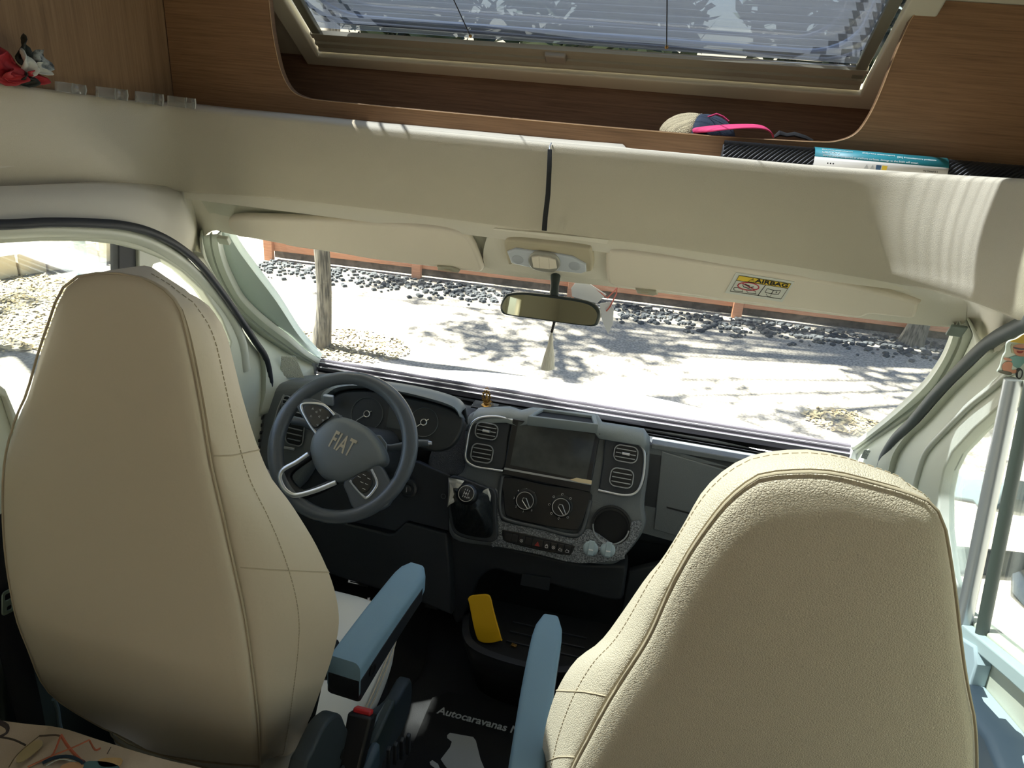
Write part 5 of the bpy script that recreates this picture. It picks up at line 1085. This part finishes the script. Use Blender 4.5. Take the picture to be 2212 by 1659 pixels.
# ================================================================== driver belt by the door
bt = thing('seat_belt', 'black driver seat belt with pale metal tongue beside the left door', 'seat belt', (-.8, .8, .3))
bp_ = [at_x(*p, -.80) for p in [(-14, 1120), (0, 1210), (10, 1300), (34, 1420), (58, 1520), (72, 1590)]]
PP = cr(bp_, 6); rows = [[p+V(0, -.028, 0), p+V(.0015, -.027, 0), p+V(.0015, .027, 0), p+V(0, .028, 0)] for p in PP]
MB().loft(rows, cu=True, capa=True, capb=True).out('webbing', M_['belt'], bt)
fz = Fr(at_x(18, 1298, -.792), (0, 1, -.25), (0, .25, 1))
if fz.w.x < 0: fz = Fr(fz.o, -fz.u, fz.v)
plate('metal_tongue', fz, rrect(.030, .045, .007), .003, mat('pale steel', (150, 170, 160), .3, .8), bt, holes=[rrect(.018, .012, .003, cx=0, cy=.010), rrect(.010, .008, .002, cx=0, cy=-.012)], bev=.001)
MB().tube([at_x(*p, -.78) for p in [(116, 1510), (124, 1530), (128, 1562), (132, 1580)]], .004, 8).out('cable', mat('grey blue cable', (110, 130, 136), .5), bt)

# ================================================================== floor mats and pedals
def tagmesh(o, l, c, g=None): return tag(o, l, c, g)
fz0 = Fr((0, 0, 0), (1, 0, 0), (0, 1, 0))
mt = thing('floor_mat', 'black carpet mat with pale lettering between the two seats', 'mat', (-.1, 1.4, 0))
mp = plate('pile', fz0, [(-.24, .55), (.24, .55), (.24, 1.52), (.18, 1.555), (-.20, 1.555), (-.24, 1.52)], .008, M_['carpet'], mt, bev=.002, z0=.001)
tA = at_z(948, 1537, .01); tB = at_z(1115, 1566, .01)
text('mat_lettering', fz0, 'Autocaravanas NO', .0345, M_['print'], mp, th=.001, rot=-.015, a=tA.x-.004, b=(tA.y+tB.y)/2-.006, z0=.0098, bold=.0006, align='LEFT', shear=.1)
mlg = [at_z(v[0], v[1], .0098) for v in [(985, 1587), (1026, 1590), (1036, 1597), (1060, 1620), (1080, 1659), (1090, 1720), (1010, 1740), (960, 1680), (948, 1640), (962, 1622), (978, 1612), (972, 1600)]]
plate('map_print', fz0, [(p.x, p.y) for p in [at_z(*q_, .0098) for q_ in [(966, 1588), (972, 1583), (1022, 1592), (1028, 1600), (1038, 1640), (1046, 1659), (1050, 1700), (1000, 1700), (960, 1652), (952, 1640), (972, 1614), (976, 1602), (966, 1594)]]], .0008, mat('pale grey carpet print', (170, 176, 180), .95, bump=('noise', 900, .8)), mp, z0=.0092)
plate('island_print', fz0, [(p.x, p.y) for p in [at_z(*q_, .0098) for q_ in [(928, 1646), (934, 1642), (946, 1650), (950, 1659), (944, 1662), (930, 1652)]]], .0008, mat('pale grey carpet dot', (170, 176, 180), .95, bump=('noise', 900, .8)), mp, z0=.0092)
mt2 = plate('floor_mat', fz0, [(v.x, v.y) for v in cr([V(-.70, 1.36, 0), V(-.68, 1.72, 0), V(-.40, 1.86, 0), V(-.33, 1.74, 0), V(-.30, 1.60, 0), V(-.34, 1.50, 0), V(-.40, 1.44, 0), V(-.55, 1.38, 0)], 5, True)], .012, M_['carpet'], bev=.003, z0=.001)
tag(mt2, 'black driver footwell mat with a rounded corner', 'mat')
for x, nm, lb in ((-.34, 'accelerator_pedal', 'narrow ribbed pedal nearest the centre console'), (-.47, 'brake_pedal', 'wide ribbed pedal between the other two'), (-.60, 'clutch_pedal', 'ribbed pedal nearest the driver door')):
    t = thing(nm, lb, 'pedal', (x, 1.86, .05)); f = Fr((x, 1.84, .12), (1, 0, 0), (0, .6, .8))
    w_ = .045 if 'acc' in nm else .07
    pp = MB().box(f, w_, .075 if 'acc' not in nm else .12, .012).out('pad', mat('pedal rubber', (34, 37, 38), .6), t, bev=.004)
    r_ = MB()
    for k in range(5): r_.box(f, w_*.8, .004, .003, 0, -.026+.013*k, .012)
    r_.out('ribs', M_['armside'], pp); MB().tube([f.at(0, .02, 0), V(x, 1.90, .24)], .008, 8).out('pedal_arm', M_['black'], t)

# ================================================================== small things
# gilt figurine on the dashboard
fg_ = thing('figurine', 'small gilt shrine figurine with a scalloped halo on top of the dashboard', 'figurine', (f0_ := at_y(1050, 880, 1.87)))
MB().box(Fr(at_y(1048, 879, 1.87), (1, 0, 0), (0, 1, 0)), .075, .045, .006).out('base', M_['gloss'], fg_, bev=.002)
ff = Fr(at_y(1051, 857, 1.87), (1, 0, 0), (0, 0, 1))
MB().lathe(Fr(at_y(1051, 877, 1.87), (1, 0, 0), (0, 1, 0)), [(.015, 0), (.015, .004), (.009, .008), (.012, .012), (.011, .014)], 20).out('foot', M_['gold'], fg_)
hl_ = plate('halo', ff, [(.013*(1+.12*math.cos(12*t))*math.cos(t), .021*(1+.12*math.cos(12*t))*math.sin(t)) for t in [2*math.pi*k/96 for k in range(96)]], .003, M_['gold'], fg_, holes=[circ(.008, 24, 0, 0, .014)], bev=.0006)
fm_ = MB(); fm_.lathe(Fr(ff.at(0, -.014, 0), (1, 0, 0), (0, 1, 0)), [(.006, 0), (.0055, .008), (.004, .016), (.0028, .019)], 14); fm_.ball(ff.at(0, .0085, 0), .0035, 8); fm_.out('figure', M_['gold'], fg_)
cb = MB()
for k in range(3): cb.ball(ff.at(-.004+.004*k, .025+.003*(k == 1), 0), .0022, 6)
cb.out('crown', M_['gold'], fg_)
MB().tube([at_y(1056, 862, 1.865), at_y(1062, 868, 1.86), at_y(1066, 876, 1.86)], .0008, 5).out('wire', M_['gold'], fg_)
# anti-slip mat roll on the band ledge
YR = 1.535
ra = at_y(1563, 318, YR); rr2 = at_y(2420, 392, YR); dr = (rr2-ra).normalized()
FRl = Fr(ra-V(0, 0, .014), (0, 1, 0), dr.cross(V(0, 1, 0)))
if FRl.w.dot(dr) < 0: FRl = Fr(FRl.o, (0, -1, 0), FRl.v)
LR = (rr2-ra).length
ar = thing('anti_slip_mat_roll', 'rolled black anti-slip mat in a teal and white paper sleeve lying on the padded ledge', 'mat roll', ra)
rows = []
import math as _m
NZ = 150; NA = 40; RR = .027
for i in range(NZ+1):
    z = LR*i/NZ; rows.append([FRl.at((RR-.0034*(((i+j) % 2)))*_m.cos(2*_m.pi*j/NA), (RR-.0034*(((i+j) % 2)))*_m.sin(2*_m.pi*j/NA), z) for j in range(NA)])
MB().loft(rows, cu=True).out('mat', mat('black foam mesh', (48, 49, 53), .5), ar, smooth=0)
sp_ = MB(); sp_.tube([FRl.at((.004+.0009*k)*_m.cos(k*.5), (.004+.0009*k)*_m.sin(k*.5), -.0) for k in range(25)], .0018, 5); sp_.out('spiral_end', mat('foam end', (60, 60, 62), .8), ar)
za = (at_y(1755, 340, YR)-ra).dot(dr); zb = (at_y(2040, 362, YR)-ra).dot(dr)
def sleeve(a0, a1, name, m, z0, z1, r=RR+.0012, par=ar, lab=None):
    rows = [[FRl.at(r*_m.cos(a), r*_m.sin(a), z) for z in (z0, (z0+z1)/2, z1)] for a in [a0+(a1-a0)*k/16 for k in range(17)]]
    return MB().loft(rows).out(name, m, par, solid=.0004, soff=0, smooth=60)
# angle 0.. : find the direction facing the camera
def angd(v): return _m.atan2(v.dot(FRl.v), v.dot(FRl.u))
acam = angd((CAM-FRl.at(0, 0, LR*.4)).normalized()); aup = angd(V(0, 0, 1)); sg = 1 if ((aup-acam+_m.pi) % (2*_m.pi)-_m.pi) > 0 else -1
sl_ = sleeve(acam-sg*2.6, acam+sg*.42, 'paper_sleeve', mat('white paper', (216, 212, 204), .5), za, zb)
te = sleeve(acam+sg*.41, acam+sg*1.9, 'teal_band', mat('teal print', (40, 128, 140), .45), za, zb, par=sl_)
# printing on the sleeve: small text lines laid tangentially
def ontext(body, z, a, size, m, par, xs=1):
    p = FRl.at((RR+.0018)*_m.cos(a), (RR+.0018)*_m.sin(a), z); nrm_ = (FRl.u*_m.cos(a)+FRl.v*_m.sin(a)).normalized()
    v = nrm_.cross(dr).normalized()
    if v.z < 0 and abs(v.z) > .1: v = -v
    f = Fr(p, dr, v); 
    if f.w.dot(nrm_) < 0: f = Fr(p, dr, -v)
    text('sleeve_print', f, body, size, m, par, th=.0002, align='LEFT', xs=xs)
wp_ = mat('pale print', (220, 228, 226), .6)
L_ = zb-za
ontext('CAUTION!', za+.012, acam+sg*.78, .0065, wp_, te); ontext('Do not use on lacquered or urethane surfaces, damage to the finish will occur.', za+.014, acam+sg*.55, .0056, wp_, te, .92)
ontext('[EN] Make antyposlizgowa', za+.012, acam+sg*1.05, .005, wp_, te); ontext('[DE] Make antypostgowa', za+L_*.36, acam+sg*1.02, .0055, wp_, te); ontext('[BR] Promobymore podestov', za+L_*.62, acam+sg*.9, .0055, wp_, te)
ontext('...', za+.022, acam+sg*.24, .022, M_['black'], sl_); ontext('Via Chiasal & 5', za+L_*.82, acam+sg*.1, .004, M_['black'], sl_)
for k, c in enumerate(((180, 180, 176), (180, 180, 176), (60, 90, 120), (226, 190, 60))):
    a = acam+sg*.06; z = za+L_*(.40+.045*k); p = FRl.at((RR+.0018)*_m.cos(a), (RR+.0018)*_m.sin(a), z); nn = (FRl.u*_m.cos(a)+FRl.v*_m.sin(a)).normalized(); f = Fr(p, dr, nn.cross(dr))
    plate('sleeve_symbol', f, [(-.004, -.004), (.004, -.004), (0.0045 if k > 1 else 0, .004), (-.0045 if k > 1 else 0, .004)], .0003, mat('symbol ink', c, .6), sl_)
# baseball cap inside the cabinet
YC = 1.66
bc_ = thing('baseball_cap', 'navy and cream baseball cap with a bright pink peak lying behind the oak board', 'cap', at_y(1540, 300, YC))
base_c = at_y(1508, 296, YC)
fc_ = Fr(base_c, (1, 0, .02), (0, 1, 0)); s_ = (at_y(1600, 290, YC)-at_y(1440, 290, YC)).length/160
rows = []
for k in range(9):
    t = k/8*math.pi/2; rows.append([base_c+V(80*s_*math.cos(t)*math.cos(a)*(1 if math.cos(a) > 0 else 1.1), .075*math.cos(t)*math.sin(a), .045*math.sin(t)**.9+.004*math.sin(3*a)*math.sin(2*t)) for a in [2*math.pi*i/32 for i in range(32)]])
navy = mat('navy cotton', (34, 46, 64), .9, bump=('noise', 500, .3)); cream = mat('cream mesh', (190, 176, 142), .9, bump=('cell', 500, .8))
fr_r = [[r[i % 32] for i in range(-9, 10)] for r in rows]; bk_r = [[r[i] for i in range(9, 24)] for r in rows]
MB().loft(fr_r).out('front_crown', navy, bc_, solid=.002, smooth=60); MB().loft(bk_r).out('mesh_back', cream, bc_, solid=.002, smooth=60)
MB().tube([r for r in [rows[k][9] for k in range(9)]], .0015, 5).out('crown_seam', M_['white'], bc_)
brim = []
for k in range(6):
    u = k/5; brim.append([at_y(x, y, YC-.05*u*0) + V(0, yy, 0) for x, y, yy in [(1450+20*u, 279+6*u, -.05), (1490+20*u, 272+8*u-4*math.sin(math.pi*u), -.06-.02*u), (1545+16*u, 264+6*u, -.075-.03*u), (1600+12*u, 262+5*u, -.07-.03*u), (1640+8*u, 266+6*u, -.05-.03*u), (1662+4*u, 280+6*u, -.03-.02*u), (1668+2*u, 292+3*u, -.02)]])
pk = mat('hot pink cotton', (214, 60, 112), .8, bump=('noise', 600, .2))
MB().loft([cr(b, 4) for b in brim]).out('peak', pk, bc_, solid=.002, smooth=60)
MB().tube([at_y(x, y, YC-.02) for x, y in ((1478, 272), (1520, 256), (1548, 246), (1562, 252), (1574, 262))], .002, 6).out('pink_trim', pk, bc_)
sc2 = MB().tube([at_y(x, y, 1.64) for x, y in ((1672, 296), (1684, 288), (1700, 292), (1716, 290), (1740, 297), (1756, 304))], [.003, .007, .005, .006, .005, .003], 8, flat=.5).out('dark_strap_end', M_['belt']); tag(sc2, 'crumpled dark strap end right of the pink cap peak', 'strap')
# clear plastic clips along the left of the band
clipm = glassmat('clear clip plastic', (.80, .80, .76), .3, .35, .15)
PX = [(118, 176, 156, 184, 203), (208, 186, 248, 274, 0), (292, 196, 330, 352, 0), (365, 207, 404, 421, 0)]
spots = [((118, 175), (157, 180), (184, 184), (184, 205), (156, 202), (118, 196)), ((206, 186), (249, 191), (274, 194), (274, 218), (250, 215), (206, 209)), ((291, 196), (332, 201), (352, 204), (351, 229), (331, 226), (291, 220)), ((365, 206), (403, 211), (421, 213), (421, 235), (402, 233), (365, 228))]
for k, S4 in enumerate(spots):
    xs = -.875; q4 = []
    for p in S4:
        w_ = at_x(p[0], p[1], xs)
        if w_.y > 1.45: w_ = at_y(p[0], p[1], 1.45)
        q4.append(w_)
    lab = ['leftmost clear plastic clip on the padded ledge, beside the red ornament', 'second clear plastic clip from the red ornament on the padded ledge', 'third clear plastic clip from the red ornament, next to the last', 'clear plastic clip nearest the corner of the oak panels'][k]
    c = thing('plastic_clip', lab, 'clip', q4[4], group='clear clips along the padded ledge')
    nb_ = (q4[2]-q4[0]).cross(V(0, 0, 1)).normalized()*.006
    MB().add(q4[0:2]+q4[4:6]+[p+nb_ for p in q4[0:2]+q4[4:6]], [(0, 1, 2, 3), (7, 6, 5, 4), (0, 4, 5, 1), (1, 5, 6, 2), (2, 6, 7, 3), (3, 7, 4, 0)]).out('plate', clipm, c, bev=.0008)
    pr = [q4[1], q4[1].lerp(q4[4], .5)+(q4[1]-q4[2])*.06, q4[4]]; pr2 = [q4[2], q4[2].lerp(q4[3], .5)+(q4[1]-q4[2])*-.08, q4[3]]
    MB().tube(pr, .0016, 6).out('rib', mat('bright clip edge', (190, 190, 184), .2), c); MB().tube(pr2, .0016, 6).out('rib', mat('bright clip edge2', (190, 190, 184), .2), c)
    MB().loft([pr, pr2]).out('web', clipm, c, solid=.001)
# bow-like ornament at the far left
orn = thing('ribbon_ornament', 'red, white and dark green ribbon ornament standing on the padded ledge at the left edge', 'ornament', at_x(30, 180, -.86))
rnd = random.Random(9)
def petal(c_px, r, m, name, sx=1, sy=1, rot=0, X=-.86, lift=.012):
    c = at_x(*c_px, X); f = Fr(c, (0, 1, 0), (0, 0, 1)); rows = []
    for k in range(7):
        t = k/6; rows.append([f.at(*[(lambda a, b: (a*math.cos(rot)-b*math.sin(rot), a*math.sin(rot)+b*math.cos(rot)))(r*sx*t*math.cos(a)*(1+.15*math.sin(3*a)), r*sy*t*math.sin(a)*(1+.15*math.cos(4*a)))][0], lift*math.sin(2*a+t*3)*t) for a in [2*math.pi*i/20 for i in range(20)]])
    MB().loft(rows, cu=True).out(name, m, orn, solid=.0015, smooth=50)
redf = mat('red organza', (170, 40, 46), .6); whf = mat('white ribbon', (206, 208, 200), .5); dgf = mat('dark green ribbon', (34, 40, 34), .5); bkf = mat('dark patterned ribbon', (60, 66, 66), .4, vary=((180, 186, 184), 90))
petal((16, 148), .034, redf, 'red_loop', 1, .7, -.3); petal((4, 122), .02, redf, 'red_loop', .8, 1, .2, -.875); petal((80, 166), .02, redf, 'red_loop', 1.2, .5, -.2, -.855)
petal((52, 108), .018, dgf, 'green_loop', .55, 1.25, -.25); petal((60, 136), .018, whf, 'white_loop', .7, 1.1, .2, -.85); petal((90, 130), .020, bkf, 'patterned_loop', 1.15, .8, -.5); petal((92, 148), .015, whf, 'white_loop', 1.2, .5, -.4, -.85)
petal((34, 164), .018, redf, 'red_loop', 1.3, .5, -.1, -.85); petal((62, 172), .014, dgf, 'green_loop', 1.2, .7, 0, -.85)
# printed cutout hanging at the right edge: a child in a yellow hat sitting on a wheel
FO = Fr(at_x(2190, 770, .80), (.35, -.94, 0), (0, 0, 1)); FO = Fr(FO.o, Vector(right)-V(0, 0, right.z), (0, 0, 1))
FO = Fr(at_pl(2190, 765, V(.66, 1.18, 1.2), FO.w), FO.u, FO.v)
ct = thing('hanging_cutout', 'flat printed cutout of a laughing seated figure in a yellow hat at the right edge', 'ornament', FO.o)
def fo(L, off=0, n=3): return [FO.px(v.x, v.y, off) for v in cr([V(a, b, 0) for a, b in L], n, True)]
card = plate('card', FO, fo([(2172, 741), (2180, 734), (2192, 731), (2206, 722), (2230, 716), (2262, 730), (2270, 760), (2256, 800), (2240, 818), (2214, 820), (2200, 818), (2190, 808), (2176, 811), (2165, 806), (2152, 802), (2158, 790), (2164, 768), (2170, 758)]), .003, mat('white card', (214, 222, 214), .6), ct, bev=.0008)
def lay(name, L, rgb, k, par=card): return plate(name, FO, fo(L, .003), .0004, mat(name+' ink', rgb, .6), par, z0=.003+.0004*k)
lay('hat', [(2182, 738), (2200, 730), (2212, 722), (2236, 722), (2256, 736), (2240, 742), (2212, 742), (2196, 740)], (216, 176, 70), 0)
lay('hair', [(2184, 744), (2194, 742), (2240, 744), (2236, 768), (2190, 764), (2184, 756)], (186, 178, 150), 1)
lay('face', [(2188, 748), (2206, 743), (2226, 748), (2224, 764), (2206, 770), (2192, 764)], (206, 142, 118), 2)
lay('mouth', [(2195, 757), (2204, 758), (2210, 757), (2206, 762), (2198, 762)], (150, 60, 54), 3)
lay('glasses', [(2189, 749), (2206, 752), (2222, 751), (2222, 754), (2204, 755), (2190, 752)], (96, 92, 100), 4)
lay('top', [(2180, 772), (2196, 768), (2216, 772), (2212, 782), (2200, 794), (2188, 790), (2184, 780)], (120, 162, 160), 2)
lay('arm', [(2168, 772), (2182, 774), (2184, 779), (2170, 777)], (196, 140, 120), 3)
lay('legs', [(2164, 796), (2166, 786), (2176, 780), (2186, 784), (2184, 798), (2194, 798), (2196, 804), (2182, 806), (2172, 804)], (200, 138, 112), 3)
lay('shoes', [(2154, 802), (2168, 800), (2184, 804), (2182, 809), (2170, 808)], (96, 92, 80), 4)
a = lay('wheel', [(2193, 812), (2194, 800), (2201, 794), (2208, 800), (2207, 812), (2200, 819)], (60, 62, 64), 3); lay('wheel_rim', [(2197, 811), (2198, 802), (2203, 799), (2205, 803), (2203, 812), (2199, 815)], (190, 192, 192), 5)
MB().tube([FO.at(*FO.px(2225, 716), .001), FO.at(*FO.px(2228, 560), .001)], .0006, 4).out('thread', M_['white'], ct)
# printed cloth over the bench back at the lower left
FT = Fr((-.5, .62, .70), (1, 0, 0), (0, 1, .12))
tl = thing('printed_cloth', 'cream cloth with a coloured technical drawing print at the lower left corner', 'cloth', FT.o)
edge = [(-240, 1520), (-100, 1540), (0, 1556), (60, 1564), (130, 1572), (210, 1597), (300, 1625), (370, 1644), (440, 1660), (560, 1700), (640, 1760)]
E0 = [at_z(v.x, v.y, .70) for v in cr([V(x, y, 0) for x, y in edge], 4)]; m = len(E0)
rows = [[p+V(0, .03, -.12) for p in E0], [p+V(0, .012, -.02) for p in E0], E0]
rnd = random.Random(3)
for k in range(1, 9): rows.append([p+V(0, -.05*k, .010*math.sin(i*.35+k*.6)+.006*math.sin(i*.9-k)) for i, p in enumerate(E0)])
rows.append([p+V(0, -.46, 0) for p in E0])
clo = MB().loft(rows).out('cloth', mat('cream printed cotton', (214, 200, 186), .85, bump=('noise', 500, .2), vary=((198, 180, 162), 4)), tl, solid=.004, smooth=60)
FTl = Fr((-.5, .6, .712), (1, 0, 0), (0, 1, 0))
def tp(L, n=3, cl=True): return [FTl.px(v.x, v.y) for v in cr([V(a, b, 0) for a, b in L], n, cl)]
def inkl(L, rgb, r=.0016, cl=False): 
    return MB().tube([FTl.at(p[0], p[1], .002) for p in tp(L, 3, cl)], r, 5, closed=cl, flat=.5).out('drawn_line', mat('print ink', rgb, .8), clo)
inkl([(85, 1592), (120, 1590), (134, 1593)], (90, 78, 66)); inkl([(85, 1592), (40, 1630), (20, 1659)], (120, 104, 80)); inkl([(0, 1594), (30, 1600), (56, 1612)], (70, 62, 56))
inkl([(132, 1590), (116, 1630), (100, 1640)], (190, 104, 80), .0025); inkl([(132, 1590), (150, 1618), (180, 1650)], (190, 104, 80), .0025); inkl([(194, 1600), (160, 1616), (110, 1636), (60, 1659)], (200, 120, 90), .0025)
inkl([(194, 1602), (206, 1622), (218, 1618)], (180, 104, 80)); inkl([(240, 1616), (232, 1630)], (60, 56, 54), .001)
inkl([(92, 1650), (120, 1638), (150, 1636), (174, 1645), (182, 1652)], (40, 60, 80), .005); inkl([(100, 1656), (130, 1642), (166, 1648)], (206, 214, 214), .002)
plate('olive_patch', FTl, tp([(56, 1614), (84, 1600), (92, 1612), (60, 1640), (40, 1650), (36, 1640)]), .0015, mat('olive print', (176, 160, 124), .85), clo, z0=.001)
plate('blue_patch', FTl, tp([(180, 1650), (230, 1648), (260, 1662), (230, 1690), (180, 1690)]), .0015, mat('blue print', (84, 124, 136), .85), clo, z0=.001)
plate('yellow_patch', FTl, tp([(215, 1642), (262, 1640), (258, 1656), (220, 1658)]), .0015, mat('ochre print', (206, 176, 130), .85), clo, z0=.001)
plate('peach_patch', FTl, tp([(130, 1660), (160, 1648), (182, 1656), (160, 1680)]), .0015, mat('peach print', (214, 168, 130), .85), clo, z0=.0012)
inkl([(-6, 1560), (16, 1572), (14, 1586), (-6, 1596)], (70, 62, 66), .004)
# bench under the cloth so it rests on something
bn_ = MB().box(Fr((-.62, .40, 0), (1, 0, 0), (0, 1, 0)), .86, .50, .682).out('bench', M_['wall'], bev=.02); tag(bn_, 'pale bench behind the driver seat, under the printed cloth', 'bench')
